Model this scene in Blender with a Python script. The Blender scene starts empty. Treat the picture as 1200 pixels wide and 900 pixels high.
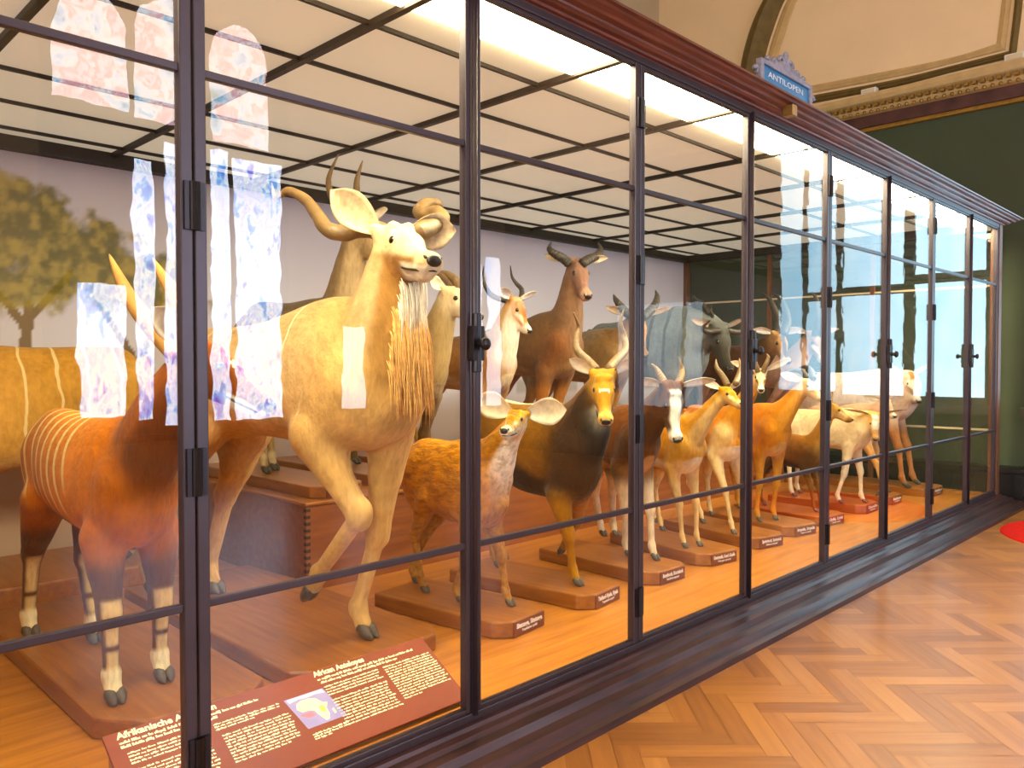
import bpy, bmesh, math, random
import numpy as np
from mathutils import Vector, Matrix
random.seed(7); RNG = np.random.default_rng(7)
S = bpy.context.scene; COL = S.collection
PI = math.pi

# ------------------------------------------------------------------ camera
CF, CYAW, CPIT, CH = 934.3, 0.777084, 0.0244546, 1.55
cam_d = bpy.data.cameras.new('camera'); cam = bpy.data.objects.new('camera', cam_d); COL.objects.link(cam)
cam_d.sensor_width = 36.0; cam_d.lens = CF / 1200 * 36; cam_d.clip_start = 0.05; cam_d.clip_end = 100
cam.location = (0, 0, CH); cam.rotation_euler = (PI / 2 - CPIT, 0, CYAW - PI / 2)
S.camera = cam
_Fh = np.array([math.cos(CYAW), math.sin(CYAW), 0]); _R = np.array([math.sin(CYAW), -math.cos(CYAW), 0]); _U = np.array([0, 0, 1.])
_F = _Fh * math.cos(CPIT) - _U * math.sin(CPIT); _Up = _U * math.cos(CPIT) + _Fh * math.sin(CPIT); _C = np.array([0, 0, CH])
def ray(px, py): return _F + _R * (px - 600) / CF + _Up * (450 - py) / CF
def uz(px, py, z): d = ray(px, py); return _C + d * ((z - CH) / d[2])
def uy(px, py, y): d = ray(px, py); return _C + d * (y / d[1])
def ux(px, py, x): d = ray(px, py); return _C + d * (x / d[0])
def unear(px, py, P, L, far=False):
    """the point on the sight line at distance L from P (the nearer one to the eye unless far)"""
    d = ray(px, py); d = d / np.linalg.norm(d); t0 = float((P - _C) @ d); q = _C + d * t0
    h2 = L * L - float((q - P) @ (q - P)); s = math.sqrt(max(h2, 0))
    return _C + d * (t0 + (s if far else -s))

# ------------------------------------------------------------------ materials
def lin(h):
    if isinstance(h, str):
        h = [int(h[i:i + 2], 16) / 255 for i in (0, 2, 4)]
    return tuple(c / 12.92 if c <= .04045 else ((c + .055) / 1.055) ** 2.4 for c in h)
class N:
    """small node-tree writer"""
    def __init__(s, name):
        s.m = bpy.data.materials.new(name); s.m.use_nodes = True; s.t = s.m.node_tree; s.t.nodes.clear()
        s.out = s.n('ShaderNodeOutputMaterial')
    def n(s, typ, **kw):
        o = s.t.nodes.new(typ)
        for k, v in kw.items(): setattr(o, k, v)
        return o
    def l(s, a, b): s.t.links.new(a, b)
    def setin(s, node, key, val):
        i = node.inputs[key]
        if hasattr(val, 'is_linked'): s.l(val, i)
        else: i.default_value = val
    def math(s, op, a, b=0.0, c=0.0):
        o = s.n('ShaderNodeMath', operation=op)
        for k, v in enumerate((a, b, c)): s.setin(o, k, v)
        return o.outputs[0]
    def mix(s, fac, a, b, bt='MIX'):
        o = s.n('ShaderNodeMix', data_type='RGBA', blend_type=bt)
        s.setin(o, 0, fac)
        for k, v in ((6, a), (7, b)): s.setin(o, k, v if hasattr(v, 'is_linked') else (*v[:3], 1))
        return o.outputs[2]
    def noise(s, scale, detail=3, vec=None, rough=.55, stretch=None, coord='Object'):
        o = s.n('ShaderNodeTexNoise'); o.inputs['Scale'].default_value = scale; o.inputs['Detail'].default_value = detail
        o.inputs['Roughness'].default_value = rough
        if vec is None: vec = s.n('ShaderNodeTexCoord').outputs[coord]
        if stretch:
            mp = s.n('ShaderNodeMapping'); mp.inputs['Scale'].default_value = stretch; s.l(vec, mp.inputs[0]); vec = mp.outputs[0]
        s.l(vec, o.inputs['Vector']); return o.outputs['Fac']
    def ramp(s, fac, stops):
        o = s.n('ShaderNodeValToRGB'); e = o.color_ramp.elements
        while len(e) < len(stops): e.new(.5)
        for k, (p, c) in enumerate(stops): e[k].position = p; e[k].color = (*c[:3], 1)
        s.l(fac, o.inputs[0]); return o.outputs[0]
    def bump(s, h, dist, strength=1.0):
        o = s.n('ShaderNodeBump'); o.inputs['Distance'].default_value = dist; o.inputs['Strength'].default_value = strength
        s.l(h, o.inputs['Height']); return o.outputs[0]
    def attr(s, name): o = s.n('ShaderNodeAttribute'); o.attribute_name = name; return o
    def bsdf(s, col, rough=.5, normal=None, spec=.5, coat=0, metal=0, sheen=0):
        p = s.n('ShaderNodeBsdfPrincipled'); s.setin(p, 'Base Color', col if hasattr(col, 'is_linked') else (*col[:3], 1))
        s.setin(p, 'Roughness', rough); p.inputs['Specular IOR Level'].default_value = spec; p.inputs['Metallic'].default_value = metal
        p.inputs['Coat Weight'].default_value = coat; p.inputs['Coat Roughness'].default_value = .15
        p.inputs['Sheen Weight'].default_value = sheen
        if normal is not None: s.l(normal, p.inputs['Normal'])
        s.l(p.outputs[0], s.out.inputs[0]); return s.m

def plain(name, col, rough=.5, spec=.5, metal=0, var=.12, scale=12, bump=0.0, coat=0):
    k = N(name); f = k.noise(scale, 4)
    c = lin(col)
    cc = k.ramp(f, [(.25, [x * (1 - var) for x in c]), (.75, [min(1, x * (1 + var)) for x in c])])
    nm = k.bump(k.noise(scale * 6, 3), bump) if bump else None
    return k.bsdf(cc, rough, nm, spec, coat, metal)
def wood(name, c0, c1, rough=.35, axis='x', scale=3.0, coat=.2, bump=.0006):
    k = N(name); st = {'x': (.12, 1.6, 1.6), 'y': (1.6, .12, 1.6), 'z': (1.6, 1.6, .12)}[axis]
    g = k.noise(scale * 9, 5, stretch=st); b = k.noise(scale, 2)
    f = k.math('ADD', k.math('MULTIPLY', g, .75), k.math('MULTIPLY', b, .25))
    cc = k.ramp(f, [(.34, lin(c0)), (.66, lin(c1))])
    return k.bsdf(cc, rough, k.bump(g, bump), .5, coat)
def emitter(name, col, strength):
    k = N(name); e = k.n('ShaderNodeEmission'); e.inputs[0].default_value = (*col, 1); e.inputs[1].default_value = strength
    k.l(e.outputs[0], k.out.inputs[0]); return k.m

def fur_mat(name, stripes=None, shag=False):
    """coat: colour of the hide comes from the 'coat' attribute; fur grain from noise; stripes are part of the hide"""
    k = N(name); c = k.attr('coat').outputs['Color']
    g = k.noise(55, 4, stretch=(.5, 1, .28)); g2 = k.noise(7, 3)
    v = k.math('ADD', k.math('MULTIPLY', g, .5), k.math('MULTIPLY', g2, .5))
    c = k.mix(1.0, c, k.ramp(v, [(.3, (.68, .66, .62)), (.7, (1.22, 1.2, 1.18))]), 'MULTIPLY')
    if shag:
        lk = k.noise(42, 3, stretch=(.3, 1, .7), rough=.6); c = k.mix(1.0, c, k.ramp(lk, [(.34, (.68, .60, .5)), (.52, (1, 1, 1)), (.7, (1.2, 1.16, 1.08))]), 'MULTIPLY'); g = k.math('ADD', g, k.math('MULTIPLY', lk, 1.2))
    if stripes:
        n, w, col, slant = stripes
        ph = k.attr('stripe_phase').outputs['Fac']; mk = k.attr('stripe_mask').outputs['Fac']
        wob = k.math('MULTIPLY', k.math('SUBTRACT', k.noise(4, 2), .5), .5)
        ph = k.math('ADD', k.math('MULTIPLY', ph, n), wob)
        d = k.math('ABSOLUTE', k.math('SUBTRACT', k.math('FRACT', ph), .5))
        s_ = k.n('ShaderNodeMapRange', interpolation_type='SMOOTHSTEP')
        k.l(d, s_.inputs[0]); s_.inputs[1].default_value = w; s_.inputs[2].default_value = w * 1.7; s_.inputs[3].default_value = 1; s_.inputs[4].default_value = 0
        c = k.mix(k.math('MULTIPLY', s_.outputs[0], mk), c, lin(col))
    hs_ = k.n('ShaderNodeHueSaturation'); hs_.inputs['Saturation'].default_value = 1.1; k.l(c, hs_.inputs['Color']); c = hs_.outputs[0]
    return k.bsdf(c, .8, k.bump(g, .012, .8), .15, sheen=.1)

M = {}
M['cornice'] = wood('varnished mahogany cornice', '4a2118', '7a3d2a', .42, 'x', 3, .12)
M['plinth'] = wood('dark stained plinth wood', '2a1514', '4e2a26', .38, 'x', 3, .2)
M['post'] = wood('brown post wood', '5a3420', '85512f', .4, 'z', 3, .3)
M['steel'] = plain('dark bronze painted steel', '3b2f34', .38, .6, .3, .15, 6)
M['hinge'] = plain('black hinge metal', '241d1e', .35, .6, .6)
M['edge'] = plain('pale bar with painted glint', 'd8c3a0', .35, .6)  # light caught by the end glazing bars is put into this pale colour
M['case_floor'] = wood('honey wood display floor', '9c5a18', 'c48030', .35, 'x', 1.6, .25)
M['base'] = wood('reddish brown varnished base', '7e461a', 'a06220', .38, 'y', 2.0, .2)
M['box'] = wood('dark reddish box wood', '743a14', '945420', .42, 'x', 1.5, .2)
M['ceil_panel'] = plain('cream frosted ceiling panel', 'd9c9a4', .6, .3, 0, .05, 3)
M['ceil_bar'] = plain('dark brown glazing bar', '2c2016', .5, .3)
M['sign_red'] = plain('brick red board', '78301a', .55, .2, 0, .06, 4)
M['sign_text'] = plain('cream lettering', 'f4e6b8', .6)
M['plaque'] = plain('brown plaque', '6e3626', .4)
M['white'] = plain('white plastic', 'e6e2da', .5)
M['black'] = plain('black nose skin', '1a1411', .35, .6)
M['eye'] = plain('dark glass eye', '120b07', .06, .8)
M['hoof'] = plain('grey horn hoof', '4c4336', .45, .4, 0, .3, 30)
M['ear_in'] = plain('pale inner ear', 'e2d2b4', .8, .2, 0, .25, 25)
M['enamel'] = plain('blue enamel', '2277aa', .3, .5)
M['carved'] = plain('grey carved frame', '8d8894', .5, .4, 0, .3, 30, .002)
M['brass'] = plain('brass', 'b08a4a', .3, .5, .8)
M['gold'] = plain('gilded moulding', 'a07a34', .45, .5, .5, .3, 20)
M['green_wall'] = plain('dull green wall paint', '47503c', .85, .2, 0, .06, 2)
M['cream_wall'] = plain('warm beige plaster', 'ecd0a4', .9, .2, 0, .05, 1.2)
M['mould'] = plain('olive brown moulding', '6d5a2e', .6, .3, 0, .25, 8)
M['mould_pale'] = plain('pale ochre moulding', 'c5a670', .7, .3, 0, .15, 6)
M['frieze'] = plain('purple brown marbled frieze', '55342e', .5, .4, 0, .5, 5)
M['room_wall'] = plain('pale ochre room wall', 'b9a98a', .9, .2, 0, .06, 1.5)
M['win_frame'] = plain('dark window frame', '4a4638', .5, .4)
M['bench'] = plain('black bench paint', '1d1b1a', .4, .4)
M['rug'] = plain('bright red felt', 'd01f10', .95, .1, 0, .15, 40, .003)
M['lamp'] = emitter('warm tube light', (1.0, .86, .55), 38)
M['warm_lamp'] = emitter('warm lamp', (1.0, .7, .36), 60)

def glass_mat(name, wav):
    k = N(name)
    lw = k.n('ShaderNodeLayerWeight'); lw.inputs[0].default_value = .5
    f = k.math('ADD', .04, k.math('MULTIPLY', .96, k.math('POWER', lw.outputs['Facing'], 5)))
    tr = k.n('ShaderNodeBsdfTransparent'); tr.inputs[0].default_value = (.97, .985, .975, 1)
    gl = k.n('ShaderNodeBsdfGlossy'); gl.inputs['Roughness'].default_value = 0.0
    geo = k.n('ShaderNodeTexCoord').outputs['Object']
    h = k.noise(5.5, 2, geo, stretch=(1, 1, .8)); nb = k.bump(h, wav, 1.0); k.l(nb, gl.inputs['Normal'])
    mx = k.n('ShaderNodeMixShader'); k.l(f, mx.inputs[0]); k.l(tr.outputs[0], mx.inputs[1]); k.l(gl.outputs[0], mx.inputs[2])
    k.l(mx.outputs[0], k.out.inputs[0]); return k.m
M['glass'] = glass_mat('old rippled case glass', .00045)

# ------------------------------------------------------------------ object helpers
def tag(o, label=None, cat=None, group=None, kind=None):
    for k, v in (('label', label), ('category', cat), ('group', group), ('kind', kind)):
        if v: o[k] = v
    return o
def thing(name, loc, label, cat, rz=0.0, group=None):
    o = bpy.data.objects.new(name, None); COL.objects.link(o); o.empty_display_size = .1
    o.location = loc; o.rotation_euler = (0, 0, rz); tag(o, label, cat, group); return o
def link(name, me, mats, parent=None):
    for m in (mats if isinstance(mats, (list, tuple)) else [mats]): me.materials.append(m)
    o = bpy.data.objects.new(name, me); COL.objects.link(o)
    if parent is not None: o.parent = parent
    return o
class MB:
    """vertex/face collector -> one mesh"""
    def __init__(s): s.v = []; s.f = []; s.mi = []
    def add(s, vs, fs, mi=0):
        b = len(s.v); s.v += [tuple(map(float, p)) for p in vs]; s.f += [tuple(b + i for i in f) for f in fs]; s.mi += [mi] * len(fs); return s
    def box(s, a, b, mi=0):
        (x0, y0, z0), (x1, y1, z1) = [[min(p, q) for p, q in zip(a, b)], [max(p, q) for p, q in zip(a, b)]]
        vs = [(x, y, z) for x in (x0, x1) for y in (y0, y1) for z in (z0, z1)]
        return s.add(vs, [(0, 1, 3, 2), (4, 6, 7, 5), (0, 4, 5, 1), (2, 3, 7, 6), (0, 2, 6, 4), (1, 5, 7, 3)], mi)
    def tube(s, pts, rad, seg=10, mi=0, cap=True, flat=1.0):
        P = [np.array(p, float) for p in pts]; n = len(P)
        R = rad if hasattr(rad, '__len__') else [rad] * n
        T = [P[min(i + 1, n - 1)] - P[max(i - 1, 0)] for i in range(n)]; T = [t / (np.linalg.norm(t) + 1e-12) for t in T]
        a = np.array([0, 0, 1.]) if abs(T[0][2]) < .9 else np.array([1., 0, 0]); u = np.cross(T[0], a); u /= np.linalg.norm(u)
        vs = []
        for i in range(n):
            u = u - T[i] * (u @ T[i]); u /= (np.linalg.norm(u) + 1e-12); w = np.cross(T[i], u)
            for k in range(seg):
                th = 2 * PI * k / seg; vs.append(P[i] + R[i] * (u * math.cos(th) + w * flat * math.sin(th)))
        fs = [(i * seg + k, i * seg + (k + 1) % seg, (i + 1) * seg + (k + 1) % seg, (i + 1) * seg + k) for i in range(n - 1) for k in range(seg)]
        if cap: fs += [tuple(range(seg))[::-1], tuple((n - 1) * seg + k for k in range(seg))]
        return s.add(vs, fs, mi)
    def ell(s, c, r, axes=None, seg=14, rings=9, mi=0):
        A = np.eye(3) if axes is None else np.array(axes, float)  # rows: axes
        vs = []; fs = []
        for i in range(rings + 1):
            th = PI * i / rings
            for k in range(seg):
                ph = 2 * PI * k / seg
                q = np.array([r[0] * math.sin(th) * math.cos(ph), r[1] * math.sin(th) * math.sin(ph), r[2] * math.cos(th)])
                vs.append(np.array(c) + q @ A)
        for i in range(rings):
            for k in range(seg): fs.append((i * seg + k, (i + 1) * seg + k, (i + 1) * seg + (k + 1) % seg, i * seg + (k + 1) % seg))
        return s.add(vs, fs, mi)
    def sweep_rect(s, prof, x0, x1, y0, y1, closed=True):
        """profile of (outward, z) carried round a rectangle with mitred corners"""
        n = len(prof); vs = []
        for d, z in prof: vs += [(x0 - d, y0 - d, z), (x1 + d, y0 - d, z), (x1 + d, y1 + d, z), (x0 - d, y1 + d, z)]
        fs = []
        for i in range(n - 1):
            for k in range(4): fs.append((i * 4 + k, i * 4 + (k + 1) % 4, (i + 1) * 4 + (k + 1) % 4, (i + 1) * 4 + k))
        return s.add(vs, fs)
    def extrude(s, poly, fn0, fn1):
        """prism: poly points through fn0 and fn1"""
        n = len(poly); vs = [fn0(p) for p in poly] + [fn1(p) for p in poly]
        fs = [tuple(range(n))[::-1], tuple(range(n, 2 * n))] + [(i, (i + 1) % n, n + (i + 1) % n, n + i) for i in range(n)]
        return s.add(vs, fs)
    def build(s, name, mats, parent=None, smooth=False, bevel=0.0, off=None):
        me = bpy.data.meshes.new(name); me.from_pydata(s.v, [], s.f); me.update()
        bm = bmesh.new(); bm.from_mesh(me)
        for f, mi in zip(bm.faces, s.mi): f.material_index = mi
        bmesh.ops.remove_doubles(bm, verts=bm.verts, dist=1e-6)
        bmesh.ops.recalc_face_normals(bm, faces=bm.faces); bm.to_mesh(me); bm.free()
        if smooth: me.polygons.foreach_set('use_smooth', [True] * len(me.polygons))
        o = link(name, me, mats, parent)
        if bevel:
            b = o.modifiers.new('bevel', 'BEVEL'); b.width = bevel; b.segments = 2; b.limit_method = 'ANGLE'; b.angle_limit = .6
        return o
def catmull(pts, m=12):
    P = [np.array(p, float) for p in pts]; P = [2 * P[0] - P[1]] + P + [2 * P[-1] - P[-2]]; out = []
    for i in range(1, len(P) - 2):
        for k in range(m):
            t = k / m; a, b, c, d = P[i - 1:i + 3]
            out.append(.5 * ((2 * b) + (c - a) * t + (2 * a - 5 * b + 4 * c - d) * t * t + (3 * b - a - 3 * c + d) * t ** 3))
    out.append(P[-2]); return np.array(out)
_FONT = None
def text_mesh(txt, size, mat, name, parent, M4, width=None, extrude=.0006, align='LEFT', bold=0.0):
    cu = bpy.data.curves.new(name, 'FONT'); cu.body = txt; cu.size = size; cu.extrude = extrude; cu.align_x = align; cu.resolution_u = 2; cu.offset = bold
    tmp = bpy.data.objects.new('tmp', cu); COL.objects.link(tmp); dg = bpy.context.evaluated_depsgraph_get(); dg.update()
    me = bpy.data.meshes.new_from_object(tmp.evaluated_get(dg)); bpy.data.objects.remove(tmp); bpy.data.curves.remove(cu)
    me.materials.clear(); me.name = name
    if width:
        xs = [v.co.x for v in me.vertices]; k = width / (max(xs) - min(xs))
        for v in me.vertices: v.co.x *= k
    o = link(name, me, mat, parent); o.matrix_local = M4; return o

# ------------------------------------------------------------------ implicit-surface animals
def sm01(a, b, x): t = np.clip((x - a) / (b - a), 0, 1); return t * t * (3 - 2 * t)
class RC:   # tapered capsule, optionally narrowed across one direction
    def __init__(s, a, b, ra, rb, zone, k=.03, n=None, sq=1.0):
        s.a = np.array(a, np.float32); s.b = np.array(b, np.float32); s.ra, s.rb, s.zone, s.k = ra, rb, zone, k
        s.n = None if n is None else np.array(n, np.float32) / np.linalg.norm(n); s.sq = sq
        r = max(ra, rb); s.lo = np.minimum(s.a, s.b) - r; s.hi = np.maximum(s.a, s.b) + r
    def d(s, p):
        a, b = s.a, s.b
        q = p - a
        ba = b - a
        if s.n is not None:
            g = (1 / s.sq - 1); q = q + (q @ s.n)[..., None] * s.n * g; ba = ba + s.n * (ba @ s.n) * g
        t = np.clip((q @ ba) / (ba @ ba + 1e-9), 0, 1)
        e = q - t[..., None] * ba
        dd = np.sqrt(np.einsum('...i,...i->...', e, e)) - (s.ra + (s.rb - s.ra) * t)
        return dd * (1 if s.n is None else (1 + s.sq) / 2)
class TORSO:  # stations (x, top, bottom, half width)
    def __init__(s, st, zone, k=.05):
        c = catmull(st, 10); s.x, s.t, s.bt, s.w = c.T; s.zone, s.k = zone, k
        s.lo = np.array([s.x.min(), -s.w.max(), s.bt.min()]); s.hi = np.array([s.x.max(), s.w.max(), s.t.max()])
    def d(s, p):
        x = np.clip(p[..., 0], s.x[0], s.x[-1]); t = np.interp(x, s.x, s.t); b = np.interp(x, s.x, s.bt); w = np.interp(x, s.x, s.w)
        c = (t + b) / 2; r = (t - b) / 2
        zz = (p[..., 2] - c) / r; yy = p[..., 1] / (w * (1 + .10 * np.clip(-zz, -1, 1)))
        d = ((np.abs(yy) ** 2.2 + np.abs(zz) ** 2.2 + 1e-9) ** (1 / 2.2) - 1) * np.minimum(w, r)
        dx = p[..., 0] - x
        return np.where(dx == 0, d, np.sqrt(dx * dx + np.maximum(d, 0) ** 2))
def smin(a, b, k):
    h = np.maximum(k - np.abs(a - b), 0) / k; return np.minimum(a, b) - h * h * k * .25
def polygonize(prims, h):
    lo = np.min([p.lo for p in prims], 0) - 3 * h; hi = np.max([p.hi for p in prims], 0) + 3 * h
    nn = np.ceil((hi - lo) / h).astype(int) + 1
    F = np.full(nn, 1.0, np.float32)
    gx = [(lo[i] + h * np.arange(nn[i])).astype(np.float32) for i in range(3)]
    for p in prims:
        m = p.k + 2.5 * h
        i0 = np.maximum(((p.lo - m - lo) / h).astype(int), 0); i1 = np.minimum(np.ceil((p.hi + m - lo) / h).astype(int) + 1, nn)
        sl = tuple(slice(a, b) for a, b in zip(i0, i1))
        P = np.stack(np.meshgrid(*[gx[i][sl[i]] for i in range(3)], indexing='ij'), -1)
        F[sl] = smin(F[sl], p.d(P).astype(np.float32), p.k)
    return surface_nets(F, lo, h)
def surface_nets(F, lo, h):
    ins = F < 0; nx, ny, nz = F.shape; cs = np.array([nx - 1, ny - 1, nz - 1])
    acc = {}; ids = []; pos = []; quads = []
    for ax in range(3):
        s0 = [slice(None)] * 3; s1 = [slice(None)] * 3; s0[ax] = slice(0, -1); s1[ax] = slice(1, None)
        a, b = ins[tuple(s0)], ins[tuple(s1)]; I = np.argwhere(a != b)
        f0 = F[tuple(s0)][tuple(I.T)]; f1 = F[tuple(s1)][tuple(I.T)]; fl = a[tuple(I.T)]
        t = f0 / (f0 - f1); P = I.astype(float); P[:, ax] += t
        u, v = [(1, 2), (2, 0), (0, 1)][ax]; q = []
        for du, dv in ((0, 0), (-1, 0), (-1, -1), (0, -1)):
            c = I.copy(); c[:, u] += du; c[:, v] += dv; cid = (c[:, 0] * cs[1] + c[:, 1]) * cs[2] + c[:, 2]
            q.append(cid); ids.append(cid); pos.append(P)
        q = np.stack(q, 1); q[fl == 0] = q[fl == 0][:, ::-1]; quads.append(q)
    ids = np.concatenate(ids); pos = np.concatenate(pos); quads = np.concatenate(quads)
    uq, inv = np.unique(ids, return_inverse=True); cnt = np.bincount(inv).astype(float)
    V = np.stack([np.bincount(inv, pos[:, k]) / cnt for k in range(3)], 1)
    Q = np.searchsorted(uq, quads)
    E = np.concatenate([Q[:, [0, 1]], Q[:, [1, 2]], Q[:, [2, 3]], Q[:, [3, 0]]])
    for lam in (.5, .5, -.3, .4):
        deg = np.bincount(E[:, 0], minlength=len(V)) + np.bincount(E[:, 1], minlength=len(V))
        A = np.stack([np.bincount(E[:, 0], V[E[:, 1], k], len(V)) + np.bincount(E[:, 1], V[E[:, 0], k], len(V)) for k in range(3)], 1) / deg[:, None]
        V = V + lam * (A - V)
    return lo + V * h, Q
def np_mesh(name, V, Q, smooth=True):
    me = bpy.data.meshes.new(name); me.vertices.add(len(V)); me.vertices.foreach_set('co', V.astype(np.float32).ravel())
    me.loops.add(Q.size); me.loops.foreach_set('vertex_index', Q.astype(np.int32).ravel())
    me.polygons.add(len(Q)); me.polygons.foreach_set('loop_start', np.arange(0, Q.size, Q.shape[1], dtype=np.int32))
    me.polygons.foreach_set('loop_total', np.full(len(Q), Q.shape[1], np.int32))
    me.update(calc_edges=True); me.validate()
    if smooth: me.polygons.foreach_set('use_smooth', np.ones(len(me.polygons), bool))
    return me
def set_attr(me, name, arr):
    if arr.ndim == 2:
        a = me.attributes.new(name, 'FLOAT_COLOR', 'POINT'); a.data.foreach_set('color', np.concatenate([arr, np.ones((len(arr), 1))], 1).astype(np.float32).ravel())
    else:
        a = me.attributes.new(name, 'FLOAT', 'POINT'); a.data.foreach_set('value', arr.astype(np.float32))
def ik(A, B, la, lb, bend):
    """middle joint between A and B bending towards 'bend'"""
    d = B - A; L = np.linalg.norm(d); s = max(1.0, L / (la + lb) * 1.004); la, lb = la * s, lb * s
    d = d / L; a = (la * la - lb * lb + L * L) / (2 * L); hh = math.sqrt(max(la * la - a * a, 0))
    w = bend - d * (bend @ d); w = w / np.linalg.norm(w); return A + d * a + w * hh
def unit(v): v = np.array(v, float); return v / np.linalg.norm(v)
FUR = {}
def fur(key, stripes=None):
    if key not in FUR: FUR[key] = fur_mat(key, stripes, 'shaggy' in key)
    return FUR[key]

def animal(name, label, cat, bz, W, R, poll, nose, Lh, pal, hooves={}, heading=None, horns=None, horn_mat=None, ears=None,
           vox=.013, girth=1.0, bone=.94, neck=(.17, .10, .066), neckbow=.10, deep=.545, hump=0.0, group=None,
           stripes=None, furkey='plain coat', mouth=False, noseband=None, tail='short', headw=1.0, jawdrop=0.0, rollz=None, hs=1.18, fore_len=(.57, .46), shift={}):
    W, R, poll, nose = [np.array(v, float) for v in (W, R, poll, nose)]
    fw = unit([W[0] - R[0], W[1] - R[1], 0]) if heading is None else np.array([math.cos(heading), math.sin(heading), 0])
    lf = np.array([-fw[1], fw[0], 0]); O = (W + R) / 2; O[2] = bz
    root = thing(name, tuple(O), label, cat, math.atan2(fw[1], fw[0]), group)
    B = np.array([fw, lf, [0, 0, 1]])
    loc = lambda p: B @ (np.array(p, float) - O)
    w, r, pl, ns = loc(W), loc(R), loc(poll), loc(nose); h = w[2]; xW, xR, zW, zR = w[0], r[0], w[2], r[2]
    hx = unit(ns - pl); up0 = np.array([0, 0, 1.]) if rollz is None else B @ np.array(rollz, float)
    hz = unit(up0 - hx * (up0 @ hx)); hy = np.cross(hz, hx); HB = np.array([hx, hy, hz])
    hd = lambda a, b, c: pl + Lh * (hx * a + hy * b * headw * hs + hz * c * hs)
    y = np.array([0, 1., 0]); P = []; g = girth * .84
    st = [(xR - .11 * h, zR - .18 * h, zR - .28 * h, .045 * h), (xR - .06 * h, zR - .07 * h, .60 * h, .095 * h * g), (xR + .02 * h, zR, .585 * h, .125 * h * g),
          (xR + .16 * h, zR + .005 * h, .57 * h, .145 * h * g), ((xR + xW) / 2, (zR + zW) / 2 - .015 * h, (deep + .02) * h, .165 * h * g),
          (xW - .10 * h, zW - .005 * h + hump * h, deep * h, .155 * h * g), (xW + .05 * h, zW - .05 * h + hump * h * .6, (deep + .005) * h, .125 * h * g),
          (xW + .13 * h, zW - .18 * h, (deep + .05) * h, .09 * h * g), (xW + .185 * h, zW - .27 * h, (deep + .13) * h, .04 * h)]
    P.append(TORSO(st, 'torso', .035 * h))
    nb = np.array([xW + .07 * h, 0, zW - .19 * h]); pe = pl + Lh * (hx * .10 - hz * .06)
    mid = (nb + pe) / 2 + neckbow * h * np.array([-.45, 0, .25]) * (1 if pe[2] > nb[2] else -.2)
    mid[0] += .02 * h
    bez = [(1 - t) ** 2 * nb + 2 * t * (1 - t) * mid + t * t * pe for t in np.linspace(0, 1, 7)]
    rad = [np.interp(t, [0, .55, 1], (neck[0] * .80 * h, min(neck[1] * .82 * h, .36 * Lh), min(neck[2] * h, .185 * Lh))) for t in np.linspace(0, 1, 7)]
    for i in range(6): P.append(RC(bez[i], bez[i + 1], rad[i], rad[i + 1], 'neck', .035 * h, y, .62 + .25 * i / 5))
    P.append(RC([xW - .02 * h, 0, zW - .11 * h], bez[2], .09 * h, rad[2] * .8, 'neck', .04 * h, y, .6))
    # head
    k = .10 * hs * Lh
    P += [RC(hd(.10, 0, -.03), hd(.40, 0, -.05), .165 * hs * Lh, .150 * hs * Lh, 'head', k, hy, .86 * headw), RC(hd(.38, 0, -.07), hd(.88, 0, -.13), .140 * hs * Lh, .094 * hs * Lh, 'head', k, hy, .80 * headw),
          RC(hd(.18, 0, -.17), hd(.84, 0, -.20 - jawdrop), .115 * hs * Lh, .055 * hs * Lh, 'head', k, hy, .72 * headw), RC(hd(.92, .03, -.115), hd(.92, -.03, -.115), .082 * hs * Lh, .082 * hs * Lh, 'head', .05 * hs * Lh),
          RC(hd(.87, 0, -.205 - jawdrop), hd(.80, 0, -.21 - jawdrop), .055 * hs * Lh, .06 * hs * Lh, 'head', .03 * hs * Lh)]
    for s in (1, -1):
        P.append(RC(hd(.34, s * .095, .035), hd(.42, s * .09, .02), .055 * hs * Lh, .045 * hs * Lh, 'head', .05 * hs * Lh))
        P.append(RC(hd(.20, s * .06, .08), hd(.22, s * .07, .13), .065 * hs * Lh, .05 * hs * Lh, 'head', .06 * hs * Lh))
        P.append(RC(hd(.06, s * .11, .05), hd(.02, s * .15, .085), .07 * hs * Lh, .06 * hs * Lh, 'head', .06 * hs * Lh))
    # legs
    hoof_list = []
    def leg(front, s, hp):
        b = bone * h
        if hp is None:
            q = np.array([xW + .02 * h, s * .085 * h, 0]) if front else np.array([xR - .02 * h, s * .09 * h, 0])
        else:
            q = np.array(hp[:3], float)
            q = loc(q)
        lift = q[2] > .035 * h
        if lift: fet = q + np.array([.045 * h, 0, .075 * h]) if front else q + np.array([-.05 * h, 0, .08 * h]); tip = q + np.array([-.012 * h, 0, -.01 * h])
        else: fet = q + np.array([-.038 * h, 0, .088 * h]); tip = q
        top = q + (fet - q) * .42
        sx_ = np.array([shift.get(('f' if front else 'h') + ('l' if s > 0 else 'r'), 0.) * h, 0, 0])
        if front:
            E = np.array([xW - .01 * h, s * .095 * h, (deep + .045) * h]); Sh = np.array([xW + .07 * h, s * .07 * h, .76 * h]) + sx_ * .7; E = E + sx_
            fl_ = fore_len if lift else (.55, .43); K = ik(E, fet, fl_[0] * (deep - .04) * h, fl_[1] * (deep - .04) * h, np.array([1., 0, .15]))
            P.append(RC(Sh, E, .10 * h, .066 * h, 'fleg', .04 * h, y, .68)); P.append(RC(E, K, .056 * b, .034 * b, 'fleg', .03 * h)); 
            P.append(RC(E, E * .6 + K * .4, .060 * b, .043 * b, 'fleg', .03 * h))
            P.append(RC(K + [0, 0, .015 * h], K - [0, 0, .012 * h], .037 * b, .034 * b, 'fleg', .012 * h)); P.append(RC(K, fet, .0265 * b, .022 * b, 'fleg', .012 * h))
        else:
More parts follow.
